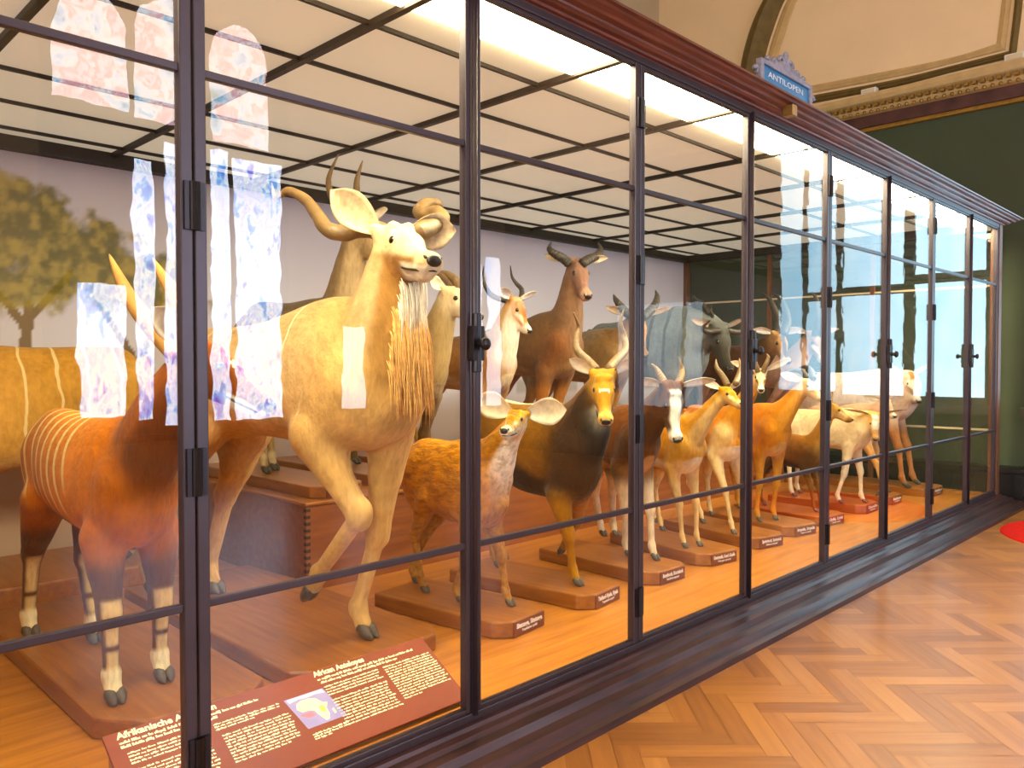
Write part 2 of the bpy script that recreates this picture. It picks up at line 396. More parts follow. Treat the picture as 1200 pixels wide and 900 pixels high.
            Hp = np.array([xR + .05 * h, s * .075 * h, zR - .20 * h]); T = np.array([xR + .17 * h, s * .095 * h, .61 * h])
            K = ik(T, fet, .30 * h, .27 * h, np.array([-1., 0, .1]))
            P.append(RC(Hp, T, .12 * h, .08 * h, 'hleg', .04 * h, y, .64)); P.append(RC([xR - .03 * h, s * .06 * h, zR - .22 * h], T * .45 + K * .55, .085 * h, .046 * b, 'hleg', .05 * h, y, .75))
            P.append(RC(T, K, .078 * b, .036 * b, 'hleg', .035 * h)); P.append(RC(K + [-.012 * h, 0, .02 * h], K, .034 * b, .034 * b, 'hleg', .012 * h))
            P.append(RC(K, fet, .030 * b, .0225 * b, 'hleg', .012 * h))
        P.append(RC(fet, fet + [-.004 * h, 0, -.012 * h], .029 * b, .026 * b, 'fleg' if front else 'hleg', .012 * h))
        P.append(RC(fet, top, .0235 * b, .026 * b, 'fleg' if front else 'hleg', .012 * h))
        hoof_list.append((tip, top, lift))
    leg(True, 1, hooves.get('fl')); leg(True, -1, hooves.get('fr')); leg(False, 1, hooves.get('hl')); leg(False, -1, hooves.get('hr'))
    tb = np.array([xR - .09 * h, 0, zR - .06 * h])
    if tail == 'short': P.append(RC(tb, tb + [-.035 * h, 0, -.20 * h], .030 * h, .018 * h, 'torso', .03 * h, y, .7))
    else: P.append(RC(tb, tb + [-.05 * h, 0, -.42 * h], .026 * h, .014 * h, 'torso', .03 * h))
    V, Q = polygonize(P, vox)
    me = np_mesh('body', V, Q)
    # ---- hide colours, by anatomical region
    nrm = np.zeros((len(me.vertices), 3), np.float32); me.vertices.foreach_get('normal', nrm.ravel())
    if len(me.vertices) != len(V):
        V = np.zeros((len(me.vertices), 3), np.float32); me.vertices.foreach_get('co', V.ravel())
    V32 = V.astype(np.float32)
    Z = {}
    for p in P: d = p.d(V32); Z[p.zone] = np.minimum(Z.get(p.zone, 9.), d)
    kk = .018 * h / .8
    ws = {z: np.exp(-np.clip(d, 0, 9) / kk) for z, d in Z.items()}; tot = sum(ws.values())
    wt = {z: (v / tot) for z, v in ws.items()}
    T = P[0]; tt = np.interp(V[:, 0], T.x, T.t); bb = np.interp(V[:, 0], T.x, T.bt)
    ctx = dict(V=V, n=nrm, h=h, sx=(V[:, 0] - xR) / (xW - xR), v=np.clip((V[:, 2] - bb) / (tt - bb), -.3, 1.3), z=V[:, 2] / h,
               hc=((V - pl) @ HB.T) / Lh, w=wt, y=V[:, 1] / h)
    bz_t = np.linspace(0, 1, 21); BZ = np.array([(1 - t) ** 2 * nb + 2 * t * (1 - t) * mid + t * t * pe for t in bz_t])
    dd = ((V[:, None, :] - BZ[None]) ** 2).sum(2); ii = dd.argmin(1); nt = bz_t[ii]; tan = np.gradient(BZ, axis=0)[ii]; tan /= np.linalg.norm(tan, axis=1)[:, None]
    vent = np.array([1., 0, -.25]) - tan * (tan @ np.array([1., 0, -.25]))[:, None]; vent /= np.linalg.norm(vent, axis=1)[:, None] + 1e-9
    off = V - BZ[ii]; off /= np.linalg.norm(off, axis=1)[:, None] + 1e-9
    ctx['nt'] = nt; ctx['nv'] = (off * vent).sum(1)
    set_attr(me, 'coat', hide(ctx, pal))
    if stripes:
        n_, w_, c_, sl_, lo_, hi_ = stripes
        set_attr(me, 'stripe_phase', ctx['sx'] + sl_ * (1 - ctx['v']) ** 2)
        mk = sm01(lo_, lo_ + .06, ctx['sx']) * (1 - sm01(hi_ - .08, hi_, ctx['sx'])) * sm01(.12, .3, ctx['v']) * np.clip(wt['torso'] + wt['hleg'] + .7 * wt['fleg'], 0, 1)
        set_attr(me, 'stripe_mask', mk); mat = fur(furkey, (n_, w_, c_, sl_))
    else: mat = fur(furkey)
    body = link('body', me, mat, root)
    # ---- eyes, nose, mouth
    for s in (1, -1):
        MB().ell(hd(.385, s * .128, .022), (.060 * Lh, .036 * Lh, .052 * Lh), HB, 12, 8).build('eye', M['eye'], root, True)
    nb_ = MB()
    nb_.ell(hd(.905 + .085 * hs, 0, -.095), (.035 * Lh, .066 * hs * Lh, .05 * hs * Lh), HB)
    for s in (1, -1): nb_.ell(hd(.885 + .068 * hs, s * .066, -.072), (.040 * Lh, .018 * Lh, .026 * Lh), HB, 10, 6)
    nb_.build('nose', M['black'] if not noseband else noseband, root, True)
    if mouth:
        fx = .905 + .083 * hs; mp = [hd(.58, .100, -.178), hd(.68, .099, -.182), hd(.80, .094, -.180), hd(fx - .07, .070, -.176), hd(fx, 0, -.168), hd(fx - .07, -.070, -.176), hd(.80, -.094, -.180), hd(.68, -.099, -.182), hd(.58, -.100, -.178)]
        MB().tube(catmull(mp, 5), .013 * Lh, 8).build('mouth', M['black'], root, True)
    # ---- hooves
    for tip, top, lift in hoof_list:
        ax = unit(top - tip); sz = .025 * bone * h; mb = MB()
        for s in (1, -1):
            c0 = top * .9 + tip * .1; f = np.array([1., 0, 0]) if not lift else unit(np.array([.35, 0, -1.]))
            if not lift:
                z0 = tip[2]
                a = [c0 + y * s * sz * .45, np.array([tip[0] + sz * .1, tip[1] + s * sz * .52, z0 + sz * .95]), np.array([tip[0] + sz * .7, tip[1] + s * sz * .52, z0 + sz * .55]), np.array([tip[0] + sz * 1.5, tip[1] + s * sz * .42, z0 + sz * .2])]
            else:
                a = [c0 + y * s * sz * .45, tip * .6 + c0 * .4 + y * s * sz * .5, tip + y * s * sz * .45, tip - ax * sz * .7 + y * s * sz * .35]
            mb.tube(catmull(a, 4), np.interp(np.linspace(0, 1, 13), [0, .4, .75, 1], [sz * .70, sz * .74, sz * .52, sz * .14]), 9)
        o = mb.build('hoof', M['hoof'], root, True)
        if not lift:
            for v_ in o.data.vertices: v_.co.z = max(v_.co.z, tip[2] + .001)
    # ---- ears
    if ears:
        L, Wd = ears.get('len', .8) * Lh, ears.get('wid', .34) * Lh; cm = plain(name + ' ear back', ears.get('col', pal['back']), .85, .15, 0, .15, 30)
        im = plain(name + ' ear inside', ears['inner'], .85, .15, 0, .3, 40) if 'inner' in ears else M['ear_in']
        for s in (1, -1):
            dv = ears['dir_l'] if s > 0 and 'dir_l' in ears else ears['dir_r'] if s < 0 and 'dir_r' in ears else ears.get('dir', (-.25, .85, .4))
            e = unit(HB.T @ np.array([dv[0], s * dv[1], dv[2]])); face = HB.T @ np.array(ears.get('face', (1, .25 * s, .1))); face = unit(face - e * (face @ e)); sd = np.cross(e, face)
            base = hd(.05, s * .15, .085); n1, n2 = 12, 9
            def sheet(o_):
                vs = []
                for i in range(n1):
                    t = i / (n1 - 1); wd = Wd * (.32 + .68 * math.sin(min(1, t * 1.75) * PI / 2)) * (1 - max(0, (t - .55) / .45) ** 2.1 * .97) * .5; cup = (1 - t * .75)
                    for j in range(n2):
                        q = -1 + 2 * j / (n2 - 1); vs.append(base + e * L * t + sd * wd * q - face * (wd * .75 * cup * (1 - q * q) + o_) + face * .06 * L * t * t)
                return vs
            fs = [(i * n2 + j, i * n2 + j + 1, (i + 1) * n2 + j + 1, (i + 1) * n2 + j) for i in range(n1 - 1) for j in range(n2 - 1)]
            th = .012 * Lh; bdry = [j for j in range(n2)] + [i * n2 + n2 - 1 for i in range(1, n1)] + [(n1 - 1) * n2 + j for j in range(n2 - 2, -1, -1)] + [i * n2 for i in range(n1 - 2, 0, -1)]
            m = MB(); m.add(sheet(0) + sheet(th), fs, 1); nn = n1 * n2
            m.f += [tuple(nn + i for i in f[::-1]) for f in fs]; m.mi += [0] * len(fs)
            for a_, b_ in zip(bdry, bdry[1:] + bdry[:1]): m.f.append((b_, a_, a_ + nn, b_ + nn)); m.mi.append(0)
            m.build('ear', [cm, im], root, True)
    # ---- horns (world or head-local control points)
    if horns:
        hm = horn_mat
        for hn in horns['list']:
            if horns.get('space', 'head') == 'head': pts = [hd(*q) for q in hn]
            else: pts = [loc(q) for q in hn]
            c = catmull(pts, 16); n = len(c); t = np.linspace(0, 1, n); r0 = horns['r'] * Lh
            rr = r0 * (1 - t ** horns.get('pw', 1.5)) ** .8 + .0025; seglen = np.linalg.norm(c[-1] - c[0])
            if horns.get('rings'): rr = rr * (1 + horns.get('amp', .12) * np.abs(np.sin(t * PI * horns['rings'])) * (t < .8))
            m = MB(); m.tube(c, rr, 12, flat=horns.get('flat', 1.0)); m.build('horn', hm, root, True)
    return dict(root=root, loc=loc, hd=hd, bez=bez, rad=rad, h=h, HB=HB, Lh=Lh, xW=xW, xR=xR, P=P, body=body, V=V, nt=ctx['nt'], nv=ctx['nv'], wn=wt['neck'] + wt['head'])

def hide(c, p):
    L = lambda k, d=None: np.array(lin(p.get(k, p[d] if d else None)))
    mix = lambda a, b, m: a + (b - a) * np.clip(m, 0, 1)[:, None]
    n = len(c['V']); side = np.tile(L('side'), (n, 1)); v, sx, z, h = c['v'], c['sx'], c['z'], c['h']
    body = mix(side, L('back', 'side'), sm01(.55, 1.0, v))
    lo = p.get('belly_at', .22); body = mix(body, L('belly', 'side'), 1 - sm01(lo - .07, lo + .07, v + .06 * np.sin(sx * 9)))
    if 'band' in p: body = mix(body, L('band'), sm01(lo - .02, lo + .03, v) * (1 - sm01(lo + .16, lo + .24, v)) * sm01(.1, .2, sx) * (1 - sm01(.95, 1.1, sx)))
    if 'rump' in p: body = mix(body, L('rump'), 1 - sm01(-.16, -.02, sx))
    if 'dorsal' in p: body = mix(body, L('dorsal'), sm01(.96, 1.0, v) * (np.abs(c['y']) < .03))
    if 'crescent' in p: body = mix(body, L('crescent'), sm01(1.0, 1.06, sx) * sm01(.575, .59, z) * (1 - sm01(.615, .63, z)))
    if 'fore' in p: body = mix(body, L('fore'), sm01(.75, 1.05, sx))
    neck = mix(np.tile(L('neck', 'side'), (n, 1)), L('throat', 'neck' if 'neck' in p else 'side'), sm01(.15, .6, c['nv']))
    if 'nape' in p: neck = mix(neck, L('nape'), sm01(-.5, -.85, c['nv']))
    if 'neck_top' in p: neck = mix(neck, L('neck_top'), sm01(.55, .8, c['nt']))
    hc = c['hc']; ay = np.abs(hc[:, 1])
    head = np.tile(L('face', 'side'), (n, 1))
    head = mix(head, L('cheek', 'face' if 'face' in p else 'side'), sm01(-.06, -.16, hc[:, 2]))
    head = mix(head, L('muzzle', 'face' if 'face' in p else 'side'), sm01(.72, .86, hc[:, 0]))
    if 'blaze' in p:
        bw = p.get('blaze_w', .07); head = mix(head, L('blaze'), (1 - sm01(bw * .8, bw * 1.25, ay)) * sm01(p.get('blaze0', .15), p.get('blaze0', .15) + .08, hc[:, 0]) * (1 - sm01(p.get('blaze1', .9), p.get('blaze1', .9) + .06, hc[:, 0])) * sm01(-.1, -.03, hc[:, 2]))
    if 'eyestripe' in p: head = mix(head, L('eyestripe'), sm01(.06, .09, ay) * sm01(.40, .45, hc[:, 0]) * (1 - sm01(.72, .8, hc[:, 0])) * sm01(-.12, -.07, hc[:, 2]) * (1 - sm01(.0, .03, hc[:, 2])))
    if 'chevron' in p: head = mix(head, L('chevron'), (np.abs(hc[:, 0] - .47) < .030) * (ay < .095) * (hc[:, 2] > -.08))
    if 'chin' in p: head = mix(head, L('chin'), sm01(-.16, -.2, hc[:, 2]) * sm01(.5, .62, hc[:, 0]))
    def legc(hind):
        a = 'h' if hind else 'f'
        col = mix(np.tile(L('leg', 'side'), (n, 1)), L('legtop', 'side'), sm01(.44, .56, z))
        if a + 'leg_low' in p or 'leg_low' in p: col = mix(col, L(a + 'leg_low') if a + 'leg_low' in p else L('leg_low'), 1 - sm01(p.get('low_at', .30), p.get('low_at', .30) + .05, z))
        if 'legfront' in p: col = mix(col, L('legfront'), sm01(.45, .85, c['n'][:, 0]) * (1 - sm01(.34, .38, z)) * sm01(.10, .3, np.abs(np.sin(z * 17))))
        if 'pastern' in p: col = mix(col, L('pastern'), (1 - sm01(.10, .125, z)) * sm01(.035, .05, z))
        return col
    W = c['w']
    return np.clip(body * W['torso'][:, None] + neck * W['neck'][:, None] + head * W['head'][:, None] + legc(0) * W['fleg'][:, None] + legc(1) * W['hleg'][:, None], 0, 1)

# ================================================================== THE ROOM
def struct(o): o['kind'] = 'structure'; return o
XE, YS, XW_, YN, ZC = 10.6, -6.0, -4.6, 7.2, 8.2     # east, south, west, north walls and ceiling
# herringbone parquet: real planks in one floor mesh
def build_floor():
    Lp, Wp = .50, .10; V = []; F = []; C = []
    a = PI / 4; ca, sa = math.cos(a), math.sin(a); rng = np.random.default_rng(3); n = int(Lp / Wp)
    def plank(x0, y0, x1, y1, vert):
        g = .0012
        q = [(x0 + g, y0 + g), (x1 - g, y0 + g), (x1 - g, y1 - g), (x0 + g, y1 - g)]
        q = [(ca * x - sa * y + 3.0, sa * x + ca * y - 2.0) for x, y in q]
        cx, cy = sum(p[0] for p in q) / 4, sum(p[1] for p in q) / 4
        if not (XW_ - .3 < cx < XE + .3 and YS - .3 < cy < 4.0): return
        b = len(V); V.extend([(x, y, 0) for x, y in q]); F.append((b, b + 1, b + 2, b + 3)); C.append((rng.random(), 1.0 if vert else 0.0))
    R_ = 90
    for i in range(-R_, R_):
        for j in range(-R_ // 4, R_ // 4):
            # classic herringbone lattice: horizontal plank then vertical plank stepping by one width
            x0 = i * Wp + j * 2 * Lp; y0 = i * Wp
            plank(x0, y0, x0 + Lp, y0 + Wp, False)
            plank(x0 - Wp, y0, x0, y0 + Lp, True)
    b = len(V); V.extend([(XW_, YS, -.004), (XE, YS, -.004), (XE, YN, -.004), (XW_, YN, -.004)]); F.append((b, b + 1, b + 2, b + 3)); C.append((0, 0))
    me = bpy.data.meshes.new('floor'); me.from_pydata(V, [], F)
    a1 = me.attributes.new('plank', 'FLOAT', 'FACE'); a1.data.foreach_set('value', [c[0] for c in C])
    a2 = me.attributes.new('turn', 'FLOAT', 'FACE'); a2.data.foreach_set('value', [c[1] for c in C])
    k = N('oak herringbone parquet'); pl = k.attr('plank').outputs['Fac']; tn = k.attr('turn').outputs['Fac']
    tc = k.n('ShaderNodeTexCoord').outputs['Object']
    rot = k.n('ShaderNodeMapping'); rot.inputs['Rotation'].default_value = (0, 0, -PI / 4); k.l(tc, rot.inputs[0])
    off = k.n('ShaderNodeCombineXYZ'); k.l(k.math('MULTIPLY', pl, 31.0), off.inputs[2])
    ad = k.n('ShaderNodeVectorMath', operation='ADD'); k.l(rot.outputs[0], ad.inputs[0]); k.l(off.outputs[0], ad.inputs[1])
    gh = k.noise(14, 5, ad.outputs[0], stretch=(.12, 1.6, 1)); gv = k.noise(14, 5, ad.outputs[0], stretch=(1.6, .12, 1))
    g = k.math('ADD', k.math('MULTIPLY', gv, tn), k.math('MULTIPLY', gh, k.math('SUBTRACT', 1.0, tn)))
    f = k.math('ADD', k.math('MULTIPLY', g, .55), k.math('MULTIPLY', pl, .42))
    c = k.ramp(f, [(.15, lin('824a18')), (.45, lin('a86826')), (.85, lin('c2823a'))])
    wear = k.noise(.8, 3, tc)
    r = k.math('ADD', .24, k.math('MULTIPLY', wear, .22))
    k.bsdf(c, r, k.bump(g, .0008), .5, .15)
    return link('floor', me, k.m)
struct(build_floor())
struct(MB().box((XW_, YN, 0), (XE + .2, YN + .2, ZC)).build('wall_north', M['room_wall']))
struct(MB().box((XW_ - .2, YS - .2, 0), (XW_, YN + .2, ZC)).build('wall_west', M['room_wall']))
struct(MB().box((XW_, YS - .2, 0), (XE + .2, YS, ZC)).build('wall_south', M['room_wall']))
we = struct(MB().box((XE, YS, 0), (XE + .2, YN, 4.55)).build('wall_east', M['green_wall']))
struct(MB().box((XE, YS, 4.55), (XE + .2, YN, ZC)).build('wall_east_upper', M['cream_wall']))
struct(MB().box((XW_ - .2, YS - .2, ZC), (XE + .2, YN + .2, ZC + .2)).build('ceiling', M['cream_wall']))
# cornice of the end wall: cove, bead row, frieze
def sweep_y(prof, y0, y1):
    m = MB(); n = len(prof); vs = [(XE - d, y, z) for y in (y0, y1) for d, z in prof]
    m.add(vs, [(i, i + 1, n + i + 1, n + i) for i in range(n - 1)]); return m
YA, YB = YS, YN
tr = struct(sweep_y([(0, 4.74), (.10, 4.76), (.13, 4.80), (.13, 4.83), (.24, 4.86), (.27, 4.90), (.27, 4.95), (0, 4.97)], YA, YB).build('trim_1', M['mould_pale']))
struct(sweep_y([(0, 4.585), (.035, 4.60), (.035, 4.745), (0, 4.75)], YA, YB).build('trim_2', M['frieze']))
struct(sweep_y([(0, 4.535), (.05, 4.54), (.06, 4.56), (.05, 4.585), (0, 4.59)], YA, YB).build('trim_3', M['gold']))
m = MB(); yy = 1.7
while yy < 6.9:
    m.ell((XE - .115, yy, 4.765), (.022, .024, .024), None, 8, 6); m.box((XE - .20, yy - .022, 4.805), (XE - .12, yy + .022, 4.85)); yy += .085
struct(m.build('trim_4', M['gold'], smooth=False))
# mouldings of the lunette above the cornice
def on_wall(pts, d): return [ux(px, py, XE - d) for px, py in pts]
def band(name, a, b, thick, mat):
    """moulded band between two polylines lying on the upper wall"""
    A, B = catmull(on_wall(a, 0), 6), catmull(on_wall(b, 0), 6); n = len(A); m = MB(); vs = []
    for i in range(n):
        mid = (A[i] + B[i]) / 2
        for p, t in ((A[i], -.005), (A[i] * .8 + B[i] * .2, thick * .6), (A[i] * .6 + B[i] * .4, thick * .75), (mid, thick), (A[i] * .3 + B[i] * .7, thick * .7), (B[i] * .9 + A[i] * .1, thick * .5), (B[i], -.005)): vs.append((p[0] - t, p[1], p[2]))
    m.add(vs, [(i * 7 + k, i * 7 + k + 1, (i + 1) * 7 + k + 1, (i + 1) * 7 + k) for i in range(n - 1) for k in range(6)])
    return struct(m.build(name, mat))
band('trim_5', [(863, 125), (868, 75), (879, 33), (894, 0), (918, -40), (965, -90)], [(890, 125), (896, 72), (907, 33), (920, 0), (943, -40), (985, -90)], .14, M['mould'])
band('trim_6', [(892, 125), (898, 72), (909, 33), (922, 0), (945, -40), (987, -90)], [(902, 125), (911, 72), (923, 33), (935, 0), (958, -40), (1000, -90)], .03, M['mould_pale'])
band('trim_7', [(1199, -40), (1199, 0), (1191, 66)], [(1190, -40), (1189, 0), (1182, 62)], .06, M['mould'])
band('trim_8', [(1187, -40), (1186, 0), (1179, 58)], [(1176, -40), (1174, 0), (1168, 50)], .03, M['mould_pale'])
band('trim_9', [(940, 124), (1050, 102), (1120, 84), (1191, 67)], [(940, 114), (1050, 93), (1120, 76), (1182, 60)], .06, M['mould'])
band('trim_10', [(930, 114), (1050, 91), (1120, 74), (1180, 59)], [(930, 104), (1050, 81), (1120, 66), (1168, 51)], .03, M['mould_pale'])
band('trim_11', [(980, 133), (1060, 114), (1190, 82)], [(980, 124), (1060, 104), (1190, 70)], .10, M['mould'])
# the windows: daylight behind old panes; the west pair is added fill light
def pane_mat(name, stops, strength, scale, stretch=(1, 1, .45)):
    k = N(name); f = k.noise(scale, 4, None, .7, stretch); c = k.ramp(f, stops)
    e = k.n('ShaderNodeEmission'); k.l(c, e.inputs[0]); e.inputs[1].default_value = strength; k.l(e.outputs[0], k.out.inputs[0]); return k.m
P_SKY = pane_mat('daylight on leaded window glass', [(.30, (.06, .10, .6)), (.39, (.18, .45, .9)), (.45, (.9, .95, 1)), (.50, (.55, .60, .95)), (.55, (1, 1, 1)), (.60, (.5, .65, 1.)), (.65, (.12, .18, .8)), (.72, (.7, .2, .45))], 11, 3.4)
P_UP = pane_mat('daylight on upper window glass', [(.32, (.1, .3, .35)), (.40, (.35, .6, .9)), (.47, (1, .95, .95)), (.54, (.75, .35, .42)), (.60, (.95, .85, .9)), (.68, (.5, .12, .2))], 8, 2.4, (1, 1, 1))
P_END = pane_mat('pale blue daylight glass', [(.36, (.40, .70, .92)), (.5, (.58, .84, 1.)), (.64, (.85, .97, 1.))], 3.6, .45)
def window(name, wall, lights, arch=None, bars=(), pmat=P_SKY, amat=P_UP):
    a0 = min(l[0] for l in lights); a1 = max(l[1] for l in lights); z0 = min(l[2] for l in lights); z1 = max(l[3] for l in lights)
    if arch: a0, a1, z1 = min(a0, arch[0][0]), max(a1, arch[-1][1]), max(z1, arch[0][3])
    pt = (lambda a, d, z: (a, YS + d, z)) if wall == 's' else (lambda a, d, z: (XE - d, a, z)) if wall == 'e' else (lambda a, d, z: (XW_ + d, a, z))
    m = MB(); m.box(pt(a0 - .14, 0, z0 - .14), pt(a1 + .14, .05, z1 + .1))
    m.box(pt(a0 - .2, 0, z0 - .2), pt(a1 + .2, .16, z0 - .1))
    for b in bars: m.box(pt(*b[:1], 0, b[2]), pt(b[1], .10, b[3]))
    fr = struct(m.build(name, M['win_frame']))
    for l in lights: 
        mm = MB().box(pt(l[0], .052, l[2]), pt(l[1], .06, l[3])); mm.build('window_pane', pmat, fr)
    for (b0, b1, zz0, zz1) in (arch or []):
        c = (b0 + b1) / 2; w = (b1 - b0) / 2; ps = [(b0, zz0), (b1, zz0)] + [(c + w * math.cos(t) , zz1 - .55 + .55 * math.sin(t)) for t in np.linspace(0, PI, 13)]
        mm = MB().extrude(ps, lambda p: pt(p[0], .052, p[1]), lambda p: pt(p[0], .06, p[1])); mm.build('window_pane', amat, fr)
    return fr
window('window_1', 's', [(3.22, 3.76, .9, 2.55), (3.90, 4.12, .82, 4.15), (4.28, 4.78, .75, 4.45), (4.90, 5.17, .78, 4.5), (5.25, 5.95, .78, 4.42)], [(2.98, 3.84, 4.75, 6.1), (3.92, 4.80, 4.7, 6.3), (4.9, 5.75, 4.6, 6.25)])
P_DIM = pane_mat('dim daylight on curtained glass', [(.3, (.3, .5, 1.)), (.45, (.7, .8, 1.)), (.6, (.95, .9, 1.)), (.72, (.6, .45, .8))], 7, 2.6)
window('window_2', 's', [(7.0, 7.4, .85, 2.15)], pmat=P_DIM)
window('window_3', 's', [(9.55, 9.95, .8, 3.35), (10.08, 10.42, .8, 3.5)], pmat=P_DIM)
window('window_4', 'e', [(-.5, -.2, 1.2, 5.2), (-.12, .26, 1.2, 2.40), (-.12, .26, 2.52, 5.2), (.36, 1.11, 1.16, 2.44), (.36, 1.11, 2.56, 5.2), (1.25, 2.02, 1.16, 2.54), (1.25, 2.02, 2.66, 5.2)], None, [], P_END)
P_FILL = pane_mat('added fill light pane', [(.3, (.95, .97, 1.)), (.6, (1, .98, .95))], 10.5, .7)  # glow of the two added west windows
P_CURT = pane_mat('dim curtained daylight', [(.35, (.35, .5, .6)), (.6, (.6, .75, .85))], 2.2, 1.5, (1, 3, .3))
window('window_5', 'e', [(-3.3, -2.1, .9, 2.5), (-2.04, -1.75, .9, 2.5)], None, [], P_CURT)
window('fill_window_6', 'w', [(-5.0, -4.1, 1.0, 5.2), (-3.95, -3.05, 1.0, 5.2)], None, [], P_FILL)  # unseen west windows, added to brighten the end wall, cornice and floor
window('fill_window_7', 'w', [(-1.2, -.3, 1.0, 5.2), (-.15, .75, 1.0, 5.2)], None, [], P_FILL)
# low black bench along the end wall, and two small white boxes on the cornice ledge
b = thing('bench', (10.40, 3.2, 0), 'low black slatted bench against the green end wall behind the case', 'bench')
m = MB(); m.box((-.15, -1.1, .33), (.15, 1.9, .385)); m.build('seat', M['bench'], b, bevel=.008)
m = MB(); m.box((-.13, -1.08, .05), (.15, 1.88, .33)); m.build('body', M['bench'], b)
m = MB(); [m.box((-.145, -1.06 + .12 * i, .09), (-.128, -.98 + .12 * i, .30)) for i in range(24)]; m.build('slat_panel', M['bench'], b)
for y_ in (-1.06, 1.76): MB().box((-.12, y_, 0), (-.02, y_ + .1, .06)).build('foot', M['bench'], b)
for (px, py, sc, lab) in ((1019, 122, 1.0, 'small white box lamp on the cornice ledge above the green wall'), (1190, 76, 1.1, 'white lamp housing at the far right end of the cornice ledge')):
    p = ux(px, py, XE - .16); t = thing('box_lamp', (p[0], p[1], 4.955), lab, 'lamp')
    MB().box((-.05, -.095 * sc, 0), (.05, .095 * sc, .085 * sc)).build('housing', M['white'], t, bevel=.012)
    MB().box((-.06, -.07 * sc, .02), (-.049, .07 * sc, .068 * sc)).build('lens', M['ceil_panel'], t)
# round red rug
ns = 72; m = MB(); rc = (8.72, 1.02); rr = .96
prof = [(0, .014), (rr - .03, .014), (rr - .008, .011), (rr, 0)]
vs = [(rc[0] + r * math.cos(2 * PI * k / ns), rc[1] + r * math.sin(2 * PI * k / ns), z) for r, z in prof[1:] for k in range(ns)]
fs = [tuple(range(ns))] + [(j * ns + k, j * ns + (k + 1) % ns, (j + 1) * ns + (k + 1) % ns, (j + 1) * ns + k) for j in range(2) for k in range(ns)]
tag(m.add(vs, fs).build('round_rug', M['rug']), 'round bright red rug on the parquet near the far end of the case', 'rug')

# ================================================================== THE DISPLAY CASE
X0, X1, Y0, Y1 = -.093, 9.852, 2.31, 6.25
ZB, ZT, ZCE = .15, 3.04, 3.075
mx = [1.012 + 1.105 * n for n in range(-1, 9)]
case = thing('display_case', ((X0 + X1) / 2, (Y0 + Y1) / 2, 0), 'long glazed museum case with dark metal frame, full of mounted antelopes', 'display case')
cl = case.location
def cpart(mb, name, mat, smooth=False, bevel=0, parent=None):
    o = mb.build(name, mat, parent or case, smooth, bevel)
    if parent is None: o.location = -cl
    return o
cpart(MB().sweep_rect([(.0, .145), (.045, .145), (.05, .13), (.08, .125), (.09, .11), (.135, .105), (.145, .085), (.15, .075), (.20, .07), (.215, .05), (.225, .035), (.26, .03), (.265, 0)], X0, X1, Y0, Y1), 'plinth', M['plinth'])
cpart(MB().sweep_rect([(-.03, 3.0350), (.02, 3.0350), (.022, 3.0463), (.04, 3.0486), (.045, 3.0576), (.07, 3.0608), (.085, 3.0712), (.088, 3.0802), (.12, 3.0834), (.13, 3.0938), (.155, 3.1028), (.165, 3.1119), (.185, 3.1142), (.185, 3.1255), (.17, 3.1300), (-.4, 3.1323)], X0, X1, Y0, Y1), 'cornice', M['cornice'])
cpart(MB().box((X0, Y0 - .004, .10), (X1, Y1, ZB - .002)), 'display_floor', M['case_floor'])
m = MB(); m.box((X0, Y0 - .022, ZB - .006), (X1, Y0 + .028, ZB + .028)); m.box((X0, Y0 - .022, ZT - .03), (X1, Y0 + .028, ZT + .006)); cpart(m, 'front_rail', M['steel'], bevel=.004)
for x in (X1 - .05, ): 
    m = MB(); m.box((x - .045, Y0 - .03, ZB - .01), (x + .06, Y0 + .06, ZT + .01)); cpart(m, 'corner_post', M['post'], bevel=.006)
m = MB(); m.box((X0 - .01, Y0 - .03, ZB - .01), (X0 + .03, Y0 + .06, ZT + .01)); cpart(m, 'corner_post', M['post'], bevel=.006)
for x in (X0 + .04, X1 - .04):
    m = MB(); m.box((x - .05, Y1 - .10, ZB - .01), (x + .05, Y1 - .02, ZT + .01)); cpart(m, 'corner_post', M['post'], bevel=.006)
